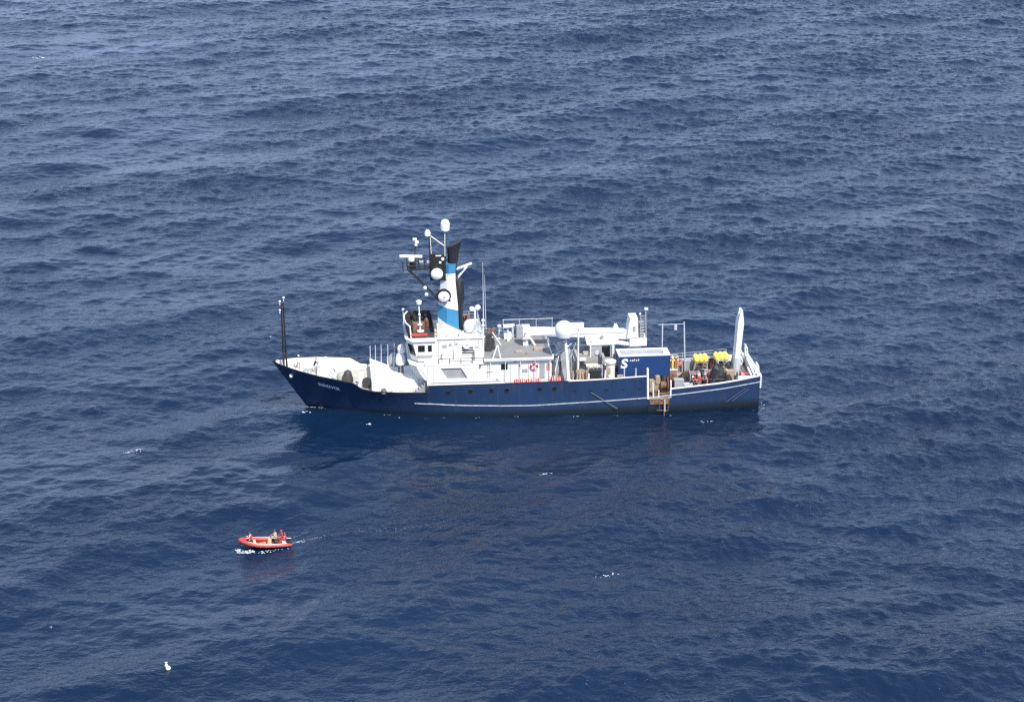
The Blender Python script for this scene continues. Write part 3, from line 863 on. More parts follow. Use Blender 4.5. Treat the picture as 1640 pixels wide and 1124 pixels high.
# forward radar platform on struts
mb = MB().box(15.7, 18.5, -.9, .9, 16.75, 16.83)
for x in np.linspace(15.7, 18.4, 5):
    for y in (-.9, .9): mb.bar((x, y, 16.8), (x, y, 17.75), .035)
for z in (17.3, 17.75):
    mb.bar((15.7, -.9, z), (18.5, -.9, z), .035).bar((15.7, .9, z), (18.5, .9, z), .035).bar((15.7, -.9, z), (15.7, .9, z), .035)
mb.box(16.0, 16.7, -.3, .3, 16.83, 17.8)
lattice(mb, (15.75, 0, 16.7), (19.3, 0, 12.9), .45, .065, 7)
mb.bar((15.2, -.9, 17.7), (15.2, -.9, 16.6), .05).bar((15.2, -.9, 17.7), (15.7, -.9, 17.7), .04)
mb.build('radar_platform', M['black'], mast, False, OFF)
MB().hexa([(14.85, -.55, 18.25), (17.45, -.25, 18.05), (17.45, .0, 18.05), (14.85, -.3, 18.25)], [(14.85, -.55, 18.5), (17.45, -.25, 18.3), (17.45, .0, 18.3), (14.85, -.3, 18.5)]).lathe((16.2, -.3, 17.75), [(.36, 0), (.36, .3), (.15, .45)], 14).build('radar_scanner', M['gloss'], mast, False, OFF)
MB().box(17.1, 17.55, -.5, -.3, 17.55, 17.7).box(17.95, 18.4, -.5, -.3, 17.5, 17.7).build('floodlight', M['gloss'], mast, False, OFF)
MB().bar((16.6, 0, 17.8), (16.7, 0, 20.0), .06).bar((16.2, -.1, 18.9), (17.4, -.1, 18.9), .05).build('antenna_pole', M['black'], mast, False, OFF)
MB().box(16.4, 16.85, -.2, .2, 20.1, 20.3).ball((16.85, -.1, 19.85), .25, 10).ball((16.75, -.2, 19.55), .18, 10).build('antenna', M['gloss'], mast, True, OFF)
for p in ((17.7, -.6, 14.55), (17.85, -.6, 13.75)): MB().ball(p, .22, 12).build('mast_light', M['gloss'], mast, True, OFF)
mb = MB()
lattice(mb, (21.1, 0, 16.45), (23.1, 0, 17.15), .25, .06, 5); lattice(mb, (21.1, 0, 15.0), (22.6, 0, 16.85), .25, .06, 5)
mb.build('signal_yard', M['gloss'], mast, False, OFF)
mb = MB().bar((24.45, 0, 9.0), (24.42, 0, 13.5), .09, .06).bar((24.42, 0, 13.5), (24.38, 0, 17.2), .045, .03).bar((24.75, .3, 9.0), (24.62, .3, 15.6), .06, .025)
part(mb, 'whip_antenna', 'steel')
# fittings on the bridge-house roof
gp = part(MB().bar((23.45, -.6, 9.3), (23.4, -.6, 12.0), .13, .1).bar((22.9, -.6, 11.6), (23.9, -.6, 11.7), .06), 'satellite_post', 'gloss')
MB().ball((23.05, -.6, 11.85), .3, 14).build('dome', M['gloss'], gp, True, OFF)
MB().ball((23.75, -.6, 12.0), .33, 14).build('dome', M['gloss'], gp, True, OFF)
MB().lathe((22.75, -1.4, 9.45), [(.4, -.1), (.62, .1), (.75, .55), (.66, 1.0), (.4, 1.3), (.01, 1.42)], 20).build('dome', M['gloss'], gp, True, OFF)
MB().bar((23.0, -2.1, 9.3), (23.3, -2.1, 10.6), .07).bar((23.5, -2.1, 9.3), (23.3, -2.1, 10.6), .07).build('dome_bracket', M['steel'], gp, False, OFF)
part(MB().box(22.0, 23.0, 1.2, 2.2, 9.3, 10.3).box(22.2, 22.6, .4, 1.0, 9.3, 10.7), 'deck_locker', 'rust')
part(MB().bar((24.2, -2.4, 6.8), (24.2, -2.4, 10.9), .12, .09).ball((24.2, -2.4, 11.0), .2, 10).ball((24.2, -2.4, 10.4), .2, 10), 'signal_post', 'gloss', smooth=True)
part(MB().box(18.9, 19.3, -2.9, -2.5, 9.3, 10.0).box(20.0, 20.9, -3.0, -2.4, 9.3, 9.6).box(21.4, 22.0, -2.9, -2.2, 9.3, 9.75).bar((19.0, -1.5, 9.3), (19.0, -1.5, 10.5), .12), 'roof_vent', 'cream', bevel=.03)

# ---------------------------------------------------- boat-deck fittings
mb = MB().bar((25.2, -3.6, 6.8), (25.75, -3.6, 8.4), .08).bar((26.1, -3.6, 6.8), (25.75, -3.6, 8.4), .08)
part(mb, 'tripod_frame', 'gloss')
md = part(MB().box(24.6, 25.3, -1.2, -.4, 6.79, 8.8).box(25.3, 25.7, -.6, .6, 6.79, 7.9), 'winch_stand', 'dark')
MB().lathe((25.35, -.2, 8.7), [(.5, -.3), (.5, -.22), (.25, -.2), (.25, .2), (.5, .22), (.5, .3)], 14, 'y').build('winch_drum', M['rust'], md, True, OFF)
MB().bar((24.9, -.6, 8.5), (26.3, -.6, 8.1), .07).bar((25.4, -.8, 9.0), (26.4, -.8, 7.4), .06).build('winch_arm', M['gloss'], md, False, OFF)
for x, h in ((26.6, 1.25), (28.2, 1.3)):
    part(MB().bar((x, 3.6, 6.8), (x, 3.6, 6.8+h), .13).lathe((x, 3.6, 6.8+h), [(.13, 0), (.26, .1), (.26, .3), (.05, .42)], 12), 'mushroom_vent', 'steel', smooth=True)
part(MB().box(27.1, 28.0, 2.9, 3.7, 6.8, 7.5).box(27.4, 27.75, 2.2, 2.5, 6.8, 7.25), 'deck_locker', 'gloss', bevel=.04)
part(MB().box(29.3, 29.9, 1.6, 2.2, 6.8, 7.4).box(29.1, 29.5, .4, .8, 6.8, 7.2), 'deck_locker', 'gloss', bevel=.03)
part(MB().box(28.6, 29.6, 3.2, 3.9, 6.8, 8.3), 'deck_locker', 'grey', bevel=.03)
mb = MB().bar((29.6, .5, 6.8), (29.4, .5, 8.7), .14).bar((30.5, .5, 6.8), (29.4, .5, 8.7), .14).bar((29.4, -.4, 8.7), (29.4, 1.4, 8.7), .11)
part(mb, 'boom_crutch', 'gloss')
mb = MB().bar((27.0, 3.8, 8.95), (33.0, 3.8, 8.95), .045)
for x in (27.1, 29.0, 31.0, 32.9): mb.bar((x, 3.8, 6.8), (x, 3.8, 8.95), .04)
part(mb, 'boat_davit', 'steel')
part(MB().box(27.0, 28.1, 2.4, 3.2, 8.45, 8.6).box(27.5, 27.62, 2.7, 2.9, 6.8, 8.45), 'work_table', 'gloss')
part(MB().box(28.0, 28.9, -1.9, -1.5, 6.79, 6.95).box(29.2, 29.45, -2.6, -2.3, 6.79, 7.1).box(30.2, 31.4, -1.4, -.7, 6.79, 7.0), 'cable_tray', 'tan')
# big white dome on its own pillar at the port rail
rp_ = part(MB().bar((33.95, -4.1, 3.6), (33.5, -4.1, 9.1), .23, .16, 14).lathe((33.95, -4.1, 3.16), [(.78, 0), (.78, .15), (.5, .6), (.26, .95)], 18), 'radome_pillar', 'gloss', smooth=True)
MB().lathe((33.4, -4.1, 9.0), [(.3, 0), (.5, .2)], 14).box(32.6, 33.5, -4.4, -3.8, 8.6, 8.66).bar((33.4, -4.1, 9.0), (32.7, -4.1, 8.65), .06).build('radome_mount', M['grey'], rp_, True, OFF)
MB().lathe((33.35, -4.1, 10.2), [(.58, -1.0), (.88, -.82), (1.03, -.3), (1.05, .1), (.95, .5), (.68, .8), (.36, .98), (.01, 1.03)], 28).build('radome', M['gloss'], rp_, True, OFF)
part(MB().box(34.3, 35.9, -2.2, -1.6, 9.55, 10.15).bar((35.3, -1.9, 3.2), (35.3, -1.9, 9.6), .1), 'light_mast', 'gloss')
# net-covered grey rack of hoses aft of the house
mb = MB()
rr_ = random.Random(9)
rings = []
for z, w, d in ((3.2, 1.35, .9), (4.0, 1.2, .8), (5.0, 1.25, .75), (6.2, 1.0, .7), (7.2, .8, .5), (8.0, .35, .3)):
    rings.append([(33.5+w*math.cos(a)*(1+rr_.uniform(-.16, .16)), -2.2+d*math.sin(a)*(1+rr_.uniform(-.2, .2)), z+rr_.uniform(-.15, .15)) for a in np.linspace(0, 2*math.pi, 19)[:-1]])
part(MB().loft(rings), 'draped_hose_tower', 'grey')
for x in (32.5, 33.0, 34.4, 34.8): part(MB().bar((x, -3.3, 3.2), (x+.12, -2.9, 6.4+.5*math.sin(x*3)), .06), 'hose', 'steel' if x < 33 else 'dark')
mb = MB()
for (a, b) in (((32.3, -3.6, 8.4), (33.6, -2.2, 5.8)), ((32.5, -3.2, 6.8), (34.4, -2.8, 8.0)), ((32.4, -3.8, 5.0), (33.2, -2.4, 7.6)), ((34.8, -3.4, 8.2), (34.0, -2.6, 5.8))): mb.bar(a, b, .07)
part(mb, 'rigging', 'steel')

# ---------------------------------------------------- deck machinery aft of the house
wd = part(MB().box(35.0, 38.6, -1.6, 2.6, 3.18, 3.5).box(35.2, 35.5, -1.5, 2.4, 3.5, 5.8).box(38.2, 38.5, -1.5, 2.4, 3.5, 5.8).box(35.2, 38.5, 1.8, 2.4, 5.4, 6.1), 'winch', 'grey')
MB().lathe((36.85, .4, 4.75), [(1.25, -1.3), (1.25, -1.2), (.7, -1.19), (.7, 1.19), (1.25, 1.2), (1.25, 1.3)], 22, 'x').build('winch_drum', M['deckgrey'], wd, True, OFF)
MB().box(35.0, 35.9, -2.9, -2.0, 3.18, 4.5).box(36.0, 36.3, -3.6, -3.3, 3.18, 4.9).build('motor', M['tan'], wd, False, OFF)
mb = MB()
for i in range(7):
    x = 34.5+i*.42; mb.bar((x, -3.9+.25*math.sin(i*2.1), 3.2), (x+.2*math.sin(i*1.7), -3.5, 4.9+.35*math.sin(i*3.3)), .10+.03*(i % 3))
part(mb, 'hose_bundle', 'tan')
part(MB().box(36.45, 37.75, -4.2, -3.5, 3.2, 5.05).box(36.4, 37.8, -4.25, -3.45, 5.05, 5.12).box(36.45, 37.75, -4.23, -4.2, 4.1, 4.2), 'control_cabinet', 'black', bevel=.02)
mb = MB().bar((36.25, -4.3, 3.2), (36.25, -4.3, 4.8), .1).bar((38.1, -4.2, 3.2), (38.2, -4.2, 5.1), .1).ball((38.75, -4.1, 4.3), .22, 12).box(37.9, 39.1, -4.6, -4.1, 3.2, 3.45)
part(mb, 'fairlead', 'gloss', smooth=True)
part(MB().lathe((39.0, -2.6, 3.2), [(.7, 0), (.7, .2), (.55, .3), (.52, 2.2), (.68, 2.3), (.68, 2.5), (.02, 2.5)], 20), 'mooring_winch', 'cream', smooth=True)
part(MB().box(39.65, 40.3, -4.3, -3.6, 3.2, 4.3).ball((38.9, -3.9, 3.7), .35, 12).box(38.4, 38.9, -3.3, -2.9, 3.2, 5.0), 'machine_base', 'tan', smooth=False)
# deck crane with its long white boom laid forward
cr = part(MB().bar((42.4, .8, 3.2), (42.4, .8, 6.6), .75, .7, 20).box(41.6, 43.6, -.3, 1.9, 6.6, 7.5), 'crane', 'gloss')
MB().hexa([(41.3, -.25, 7.6), (42.6, -.25, 7.6), (42.6, 1.85, 7.6), (41.3, 1.85, 7.6)], [(41.6, -.2, 10.0), (42.5, -.2, 10.0), (42.5, 1.7, 10.0), (41.6, 1.7, 10.0)]).build('turret', M['gloss'], cr, False, OFF)
MB().box(41.9, 42.25, -.24, -.2, 8.3, 9.0).build('panel', M['grey'], cr, False, OFF)
mb = MB().bar((42.85, -.2, 7.6), (42.8, -.2, 10.3), .06).bar((43.5, -.2, 7.6), (43.4, -.2, 11.0), .08)
for z in np.arange(7.8, 10.4, .35): mb.bar((42.85, -.2, z), (43.48, -.2, z), .035)
mb.box(42.75, 43.3, 0, 1.0, 7.6, 9.3)
mb.build('access_ladder', M['grey'], cr, False, OFF)
MB().box(43.25, 43.65, -.4, .0, 11.0, 11.2).ball((42.75, -.2, 10.5), .14, 8).build('lamp', M['gloss'], cr, False, OFF)
bm_ = MB().hexa([(29.3, .25, 8.15), (41.8, .2, 7.25), (41.8, 1.25, 7.25), (29.3, 1.05, 8.15)], [(29.5, .25, 8.95), (41.8, .2, 8.3), (41.8, 1.25, 8.3), (29.5, 1.05, 8.95)]).build('boom', M['gloss'], cr, False, OFF, .04)
MB().box(29.05, 29.9, .1, 1.15, 7.75, 9.2).build('boom_head', M['gloss'], bm_, False, OFF)
MB().box(30.0, 41.0, .17, .2, 8.1, 8.16).build('boom_edge', M['grey'], bm_, False, OFF)
MB().hexa([(36.6, .0, 6.75), (40.0, .0, 6.75), (40.0, 1.4, 6.75), (36.6, 1.4, 6.75)], [(36.3, .0, 7.95), (40.4, .0, 7.65), (40.4, 1.4, 7.65), (36.3, 1.4, 7.95)]).build('boom_cylinder_housing', M['gloss'], bm_, False, OFF)
MB().lathe((38.3, -.05, 7.75), [(.22, -.05), (.22, .02)], 12, 'y').box(36.9, 37.2, -.04, .01, 7.2, 7.27).build('boom_pin', M['grey'], bm_, False, OFF)
MB().plate([(39.6, 8.3), (40.5, 8.3), (40.2, 9.0), (39.9, 9.0)], .45, 1.0).build('boom_bracket', M['gloss'], bm_, False, OFF)
MB().bar((39.8, .2, 7.0), (42.0, .2, 6.6), .27, .27, 10).build('lift_cylinder', M['gloss'], bm_, True, OFF)
# control cabin under the boom
cc = part(MB().plate([(37.0, 4.6), (39.9, 4.6), (39.9, 6.75), (37.0, 6.75)], .1, 1.9, [[(38.35, 5.2), (39.35, 5.2), (39.35, 6.6), (38.35, 6.6)]]), 'winch_cabin', 'grey')
MB().box(38.37, 39.33, .12, .2, 5.22, 6.58).build('window', M['glass'], cc, False, OFF)
MB().lathe((37.8, .05, 5.8), [(.28, -.05), (.28, .05)], 14, 'y').build('window', M['steel'], cc, False, OFF)
MB().bar((37.0, .05, 3.2), (37.0, .05, 7.0), .08).bar((39.65, .0, 3.2), (39.65, .0, 7.0), .12).bar((38.3, -.0, 4.6), (39.3, -.3, 5.0), .08).build('cabin_post', M['gloss'], cc, False, OFF)
part(MB().box(36.4, 40.0, -1.2, .1, 4.45, 4.6).box(35.0, 36.4, -1.0, 3.0, 5.2, 5.3), 'catwalk', 'cream')
part(MB().bar((41.0, -2.0, 3.2), (41.0, -2.0, 3.75), .3).box(40.2, 43.0, -2.7, -.7, 3.2, 3.7), 'container_base', 'dark')
mb = MB()
for x in (43.4, 45.8):
    for y in (-2.7, -.7): mb.box(x-.12, x+.12, y-.12, y+.12, 1.75, 3.7)
part(mb, 'container_support', 'rust')
railing([(40.3, -4.85, 4.42), (43.0, -4.75, 4.45)], 1.0, 0, 1.4, .08, 'bulwark_stanchion', 'steel')
# ---------------------------------------------------- the low side opening with its rusty gear
part(MB().bar((43.1, -4.95, 1.7), (43.0, -4.9, 5.4), .13), 'side_post', 'gloss')
part(MB().bar((43.75, -4.9, 1.75), (43.65, -4.9, 3.6), .11).bar((44.35, -4.9, 1.75), (44.35, -4.9, 2.7), .09), 'roller_post', 'cream')
part(MB().box(43.15, 45.7, -5.04, -4.5, 1.62, 1.80), 'roller_sill', 'tan')
part(MB().box(43.3, 45.6, -5.06, -5.0, 1.0, 1.55), 'stained_plate', 'rust')
gz = part(MB().box(43.3, 45.6, -3.7, -3.2, 1.75, 2.3).box(43.4, 44.6, -4.1, -3.4, 2.2, 3.6).box(44.1, 44.6, -4.2, -3.6, 3.2, 4.1), 'side_winch', 'tan')
MB().lathe((45.1, -3.8, 2.9), [(.85, -.45), (.85, -.38), (.45, -.37), (.45, .37), (.85, .38), (.85, .45)], 18, 'x').build('winch_drum', M['rust'], gz, True, OFF)
MB().box(43.9, 44.4, -4.7, -4.2, 1.8, 2.55).box(44.7, 45.5, -4.7, -4.3, 1.8, 2.2).build('motor', M['rust'], gz, False, OFF)
part(MB().box(45.72, 45.86, -4.85, -4.5, 1.75, 3.75), 'bulwark_end', 'gloss')
mb = MB().bar((45.0, -5.05, 1.7), (45.0, -5.25, -.5), .075).bar((44.4, -5.05, 1.7), (44.5, -5.2, 0.2), .03).bar((45.55, -5.05, 1.7), (45.45, -5.2, .2), .03)
mb.bar((44.1, -5.3, .38), (45.45, -5.3, .28), .05)
part(mb, 'sampling_pole', 'rust'); part(MB().bar((45.06, -5.16, 1.6), (45.06, -5.36, .2), .045), 'sampling_rod', 'gloss')
# ---------------------------------------------------- stern gantry and fittings
GY = .42
ag = MB().box(53.55, 54.6, -GY-.5, GY+.5, 2.3, 2.9)
ga = part(ag, 'stern_gantry', 'gloss', bevel=.05)
for sd in (-1, 1):
    y = sd*GY - .4
    lg = MB().hexa([(53.9, y-.26, 2.9), (54.45, y-.26, 2.9), (54.45, y+.26, 2.9), (53.9, y+.26, 2.9)],
            [(54.2, y-.3, 9.2), (54.92, y-.3, 9.2), (54.92, y+.3, 9.2), (54.2, y+.3, 9.2)])
    lg.hexa([(54.2, y-.3, 9.2), (54.92, y-.3, 9.2), (54.92, y+.3, 9.2), (54.2, y+.3, 9.2)],
            [(54.5, y-.16, 10.8), (54.75, y-.16, 10.8), (54.75, y+.16, 10.8), (54.5, y+.16, 10.8)])
    lo = lg.build('leg', M['gloss'], ga, False, OFF, .05)
    MB().bar((54.17, y, 2.9), (54.3, y, 5.0), .5, .46, 12).build('leg_sleeve', M['steel'], lo, False, OFF)
MB().box(54.6, 54.9, -GY-.1, GY-.7, 9.6, 10.3).build('gantry_beam', M['gloss'], ga, False, OFF, .04)
MB().lathe((54.75, -.4, 9.3), [(.26, -.1), (.26, .1)], 14, 'x').bar((54.75, -.4, 9.3), (54.75, -.4, 9.7), .05).build('block', M['grey'], ga, True, OFF)
for sd in (-1, 1):
    MB().bar((56.25, sd*3.3, 2.9), (55.0, sd*3.0, 5.6), .13, .11, 8).build('gantry_ram', M['gloss'], ga, False, OFF)
    MB().bar((55.9, sd*3.3, 2.9), (55.1, sd*3.1, 4.5), .1).build('gantry_ram', M['gloss'], ga, False, OFF)
part(MB().box(53.9, 55.9, -3.9, -3.3, 2.45, 3.55).box(53.9, 55.9, 3.3, 3.9, 2.45, 3.55), 'gantry_foundation', 'white', bevel=.04)
part(MB().lathe((54.9, -2.4, 3.35), [(.55, -.5), (.55, -.42), (.3, -.4), (.3, .4), (.55, .42), (.55, .5)], 16, 'x').box(54.3, 55.5, -2.9, -1.9, 2.45, 2.9), 'stern_winch', 'pink', smooth=True)
part(MB().box(55.6, 56.1, -2.6, -1.6, 2.5, 3.5), 'stern_winch', 'dark')
mb = MB()
for y in (-3.9, -2.6, 2.6, 3.9):
    mb.bar((56.3, y, 3.8), (56.2, y, 4.9), .09)
mb.bar((56.2, -3.9, 4.9), (56.2, -2.6, 4.9), .09).bar((56.2, 2.6, 4.9), (56.2, 3.9, 4.9), .09).bar((56.2, -3.9, 4.9), (55.6, -4.1, 3.7), .08)
part(mb, 'stern_rail', 'gloss')
mb = MB().bar((45.55, .2, 1.9), (45.5, .2, 9.1), .075).bar((48.35, .2, 2.1), (48.05, .2, 9.2), .085).bar((45.0, .2, 8.95), (48.05, .2, 8.95), .04)
mb.box(46.9, 47.2, .05, .35, 8.3, 8.9)
part(mb, 'handling_frame', 'steel')
part(MB().box(45.15, 46.0, .0, .5, 1.9, 5.9), 'frame_base', 'grey')
railing([(46.2, 4.5, 2.7), (50, 4.45, 2.9), (54, 4.2, 3.3)], 1.0, 3, 1.5)
# two lines hanging down the side
part(MB().bar((36.45, -5.06, 2.75), (39.5, -5.32, .75), .035), 'hanging_line', 'rope')
part(MB().bar((52.4, -4.6, 0.85), (54.7, -4.5, 2.45), .018).bar((53.1, -4.6, .95), (55.0, -4.5, 2.3), .018), 'hanging_line', 'rope')

# ------------------------------------------------------------------ things on deck
def at(x, y, z): return ship2w(x, y, z)
# shipping container
ct = empty('shipping_container', at(42.95, -1.68, 3.72), YAW, 'dark blue shipping container with a big white S and grey roof, standing on the ship', 'container')
L, Wd, Hc = 6.06, 2.44, 2.6
def corr(y, sd, mb):
    n = 30; pts = []; 
    for i in range(n*4):
        x = -L/2+.12 + (L-.24)*i/(n*4-1); d = 0.0 if (i % 4) in (0, 1) else .018
        pts.append((x, y - sd*d))
    for a, b in zip(pts[:-1], pts[1:]): mb.poly([(a[0], a[1], .15), (b[0], b[1], .15), (b[0], b[1], Hc-.12), (a[0], a[1], Hc-.12)], [(0, 1, 2, 3)])
mb = MB(); corr(-Wd/2+.02, -1, mb); corr(Wd/2-.02, 1, mb)
mb.box(-L/2+.03, -L/2+.08, -Wd/2+.05, Wd/2-.05, .1, Hc-.1).box(L/2-.08, L/2-.03, -Wd/2+.05, Wd/2-.05, .1, Hc-.1).box(-L/2+.1, L/2-.1, -Wd/2+.1, Wd/2-.1, .05, .15)
mb.build('container_wall', M['bluecont'], ct)
mb = MB()
for x in (-L/2, L/2-.14):
    for y in (-Wd/2, Wd/2-.12): mb.box(x, x+.14, y, y+.12, 0, Hc-.12)
for y in (-Wd/2, Wd/2-.12): mb.box(-L/2+.14, L/2-.14, y, y+.12, 0, .14)
mb.build('corner_post', M['bluecont'], ct)
MB().plate([(-L/2, -Wd/2), (L/2, -Wd/2), (L/2, Wd/2), (-L/2, Wd/2)], Hc-.12, Hc+.05, [[(-L/2+.3, -Wd/2+.3), (L/2-.3, -Wd/2+.3), (L/2-.3, Wd/2-.3), (-L/2+.3, Wd/2-.3)]], 'z').build('roof_frame', M['gloss'], ct, False, (0, 0, 0), .03)
MB().box(-L/2+.3, L/2-.3, -Wd/2+.3, Wd/2-.3, Hc-.1, Hc-.03).build('roof_panel', M['grey'], ct)
MB().box(L/2-.75, L/2-.35, -.55, -.1, Hc-.03, Hc+.22).build('roof_vent', M['gloss'], ct)
v, f = text_mesh('S', .035)
sc = 1.18/ (v[:, 1].max()-v[:, 1].min())
MB().poly([(-2.82 + (p[0]-v[:, 0].min())*sc*1.12 + .22*(p[1]), -Wd/2-.03, 1.08+(p[1]-v[:, 1].min())*sc) for p in v], f).build('emblem_letter', M['gloss'], ct)
mb = MB(); x = -1.72                      # small unreadable wordmark: short strokes
for wv, hv, st_ in ((.16, .2, 2), (.22, .2, 3), (.13, .3, 1), (.15, .2, 2), (.2, .26, 1)):
    for q in range(st_): mb.box(x+q*wv/st_, x+q*wv/st_+.055, -Wd/2-.032, -Wd/2-.02, 1.92, 1.92+hv)
    mb.box(x, x+wv-.02, -Wd/2-.032, -Wd/2-.02, 1.92+hv*.45, 1.92+hv*.45+.07); x += wv+.07
mb.build('emblem_wordmark', M['gloss'], ct)

# lifebuoy hung on the white wall
lbz = empty('lifebuoy', at(29.95, -3.86, 5.75), YAW, 'red and white ring lifebuoy hung on the white deckhouse wall', 'lifebuoy')
MB().torus((0, 0, 0), .36, .12, 'y').build('ring', M['red'], lbz, True)
mb = MB()
for k in range(4):
    a = math.pi/4 + k*math.pi/2
    mb.bar((.36*math.cos(a)-.06*math.sin(a), 0, .36*math.sin(a)+.06*math.cos(a)), (.36*math.cos(a)+.06*math.sin(a), 0, .36*math.sin(a)-.06*math.cos(a)), .128, .128, 10)
mb.build('band', M['gloss'], lbz, True)

# red survival-suit bags and fenders lashed along the port side deck
def bundle(x, y, z, w, d, h, m, name, label, cat, group, seed):
    r_ = random.Random(seed)
    o = empty(name, at(x, y, z), YAW + r_.uniform(-.15, .15), label, cat, group)
    rings = []
    for t, s_ in ((0, .8), (.12, 1.0), (.5, 1.03), (.82, .92), (1.0, .5)):
        rings.append([((w/2)*s_*math.copysign(abs(math.cos(a))**.6, math.cos(a))*(1+r_.uniform(-.08, .08)), (d/2)*s_*math.copysign(abs(math.sin(a))**.6, math.sin(a)), h*t*(1+r_.uniform(-.05, .05)))
                      for a in np.linspace(0, 2*math.pi, 13)[:-1]])
    MB().loft(rings).build('bag', M[m], o, True)
    mb = MB()
    for q in (-.22, .22): mb.path([(w*q, -d/2-.02, .05*h), (w*q, -d/2-.03, .8*h), (w*q, 0, h*1.03), (w*q, d/2+.02, .8*h)], .03, 5)
    mb.build('strap', M['gloss'], o)
    return o
reds = [(27.85, 'red', 1.3), (28.55, 'pink', 1.42), (29.2, 'red', 1.28), (29.85, 'pink', 1.5), (30.35, 'red', 1.32), (31.05, 'pink', .95), (32.1, 'red', 1.55), (32.75, 'red', 1.45)]
names = ['square window', 'gap left of the ring lifebuoy', 'left edge of the ring lifebuoy', 'ring lifebuoy', 'gap right of the lifebuoy', 'grey door', 'aft corner of the deckhouse', 'big white dome']
for i, (x, m, h) in enumerate(reds):
    bundle(x, -4.45, 3.16, .58, .5, h, m, 'gear_bag', '%s gear bag at the ship rail below the %s' % ('bright red' if m == 'red' else 'faded red', names[i]), 'gear bag', 'red gear bags along the rail', i)

# yellow-float instrument landers on the aft deck
def lander(loc, label):
    o = empty('instrument_lander', loc, YAW, label, 'instrument lander', 'instrument landers on the aft deck')
    mb = MB()
    for sx in (-.85, .85):
        for sy in (-.55, .55): mb.bar((sx*1.1, sy*1.2, 0), (sx*.8, sy*.8, 2.2), .06)
    for z in (.5, 1.3, 2.15):
        k = 1.1-.3*z/2.2
        mb.path([(-.85*k, -.6*k, z), (.85*k, -.6*k, z), (.85*k, .6*k, z), (-.85*k, .6*k, z), (-.85*k, -.6*k, z)], .045)
    mb.build('frame', M['grey'], o)
    for i in range(3):
        for j in range(2):
            x, y = -.55+i*.55, -.28+j*.56
            MB().lathe((x, y, 2.3), [(.24, -.05), (.31, .0), (.33, .1), (.33, .36), (.29, .5), (.2, .62), (.12, .70), (.01, .73)], 16).build('float', M['yellow'], o, True)
    MB().lathe((0, 0, 1.3), [(.2, -.9), (.26, -.8), (.26, .5), (.15, .7)], 14).box(-.55, -.2, -.3, .3, .5, 1.2).build('instrument_housing', M['dark'], o)
    return o
l1 = lander(at(50.1, .0, 2.2), 'grey instrument lander topped with yellow floats, the one nearer the blue container')
l2 = copy_thing(l1, at(52.55, .1, 2.3), YAW+.1, 'grey instrument lander topped with yellow floats, the one nearer the white stern gantry')

def crate(x, y, z, w, d, h, m, label, rz=0.0, name='equipment_crate'):
    o = empty(name, at(x, y, z), YAW+rz, label, 'crate')
    MB().box(-w/2, w/2, -d/2, d/2, .08, h-.06).build('box', M[m], o, False, (0, 0, 0), .03)
    MB().box(-w/2-.03, w/2+.03, -d/2-.03, d/2+.03, h-.055, h+.03).build('lid', M[m], o, False, (0, 0, 0), .02)
    mb = MB()
    for s1 in (-1, 1): mb.box(s1*w*.32-.06, s1*w*.32+.06, -d/2, d/2, 0, .075)
    mb.build('skid', M['dark'], o)
    return o
crate(46.9, -3.6, 1.95, 1.1, .9, 1.55, 'grey', 'tall pale grey equipment crate just aft of the rusty side opening')
crate(48.0, -3.7, 2.0, 1.0, .8, .95, 'steel', 'low light grey crate beside the rail, right of the tall grey crate')
crate(47.65, -.1, 1.97, 1.1, 1.1, .9, 'rust', 'rusty crate with a person in orange standing on it')
crate(47.1, -1.7, 1.95, 1.0, 1.0, 1.5, 'tan', 'brown equipment crate behind the grey crates on the aft deck')
crate(48.6, .9, 2.05, 1.3, 1.0, 2.2, 'grey', 'high grey equipment crate with pale lid under the handling frame', name='equipment_crate')
crate(53.2, -2.2, 2.35, .9, .8, 1.5, 'tan', 'tan equipment crate between the black tarpaulins and the white gantry leg')

def tarp(x, y, z, w, d, h, label, seed):
    r_ = random.Random(seed); o = empty('tarpaulin_stack', at(x, y, z), YAW+r_.uniform(-.3, .3), label, 'covered gear')
    rings = []
    for t, s_ in ((0, 1.08), (.25, 1.0), (.55, .86), (.8, .62), (1, .22)):
        rings.append([(w/2*s_*math.cos(a)*(1+r_.uniform(-.14, .14))+.08*t, d/2*s_*math.sin(a)*(1+r_.uniform(-.14, .14)), h*t*(1+r_.uniform(-.1, .1))) for a in np.linspace(0, 2*math.pi, 15)[:-1]])
    MB().loft(rings).build('cover', M['black'], o, False)
    MB().path([(-w*.5, -d*.3, h*.35), (0, -d*.55, h*.4), (w*.5, -d*.3, h*.35)], .03).build('lashing', M['rope'], o)
tarp(51.6, -2.6, 2.25, 2.1, 1.6, 2.6, 'large black covered heap standing below the second yellow-float lander', 3)
tarp(52.75, -3.3, 2.3, 1.1, 1.0, 1.4, 'small black covered heap next to the white gantry foot', 5)

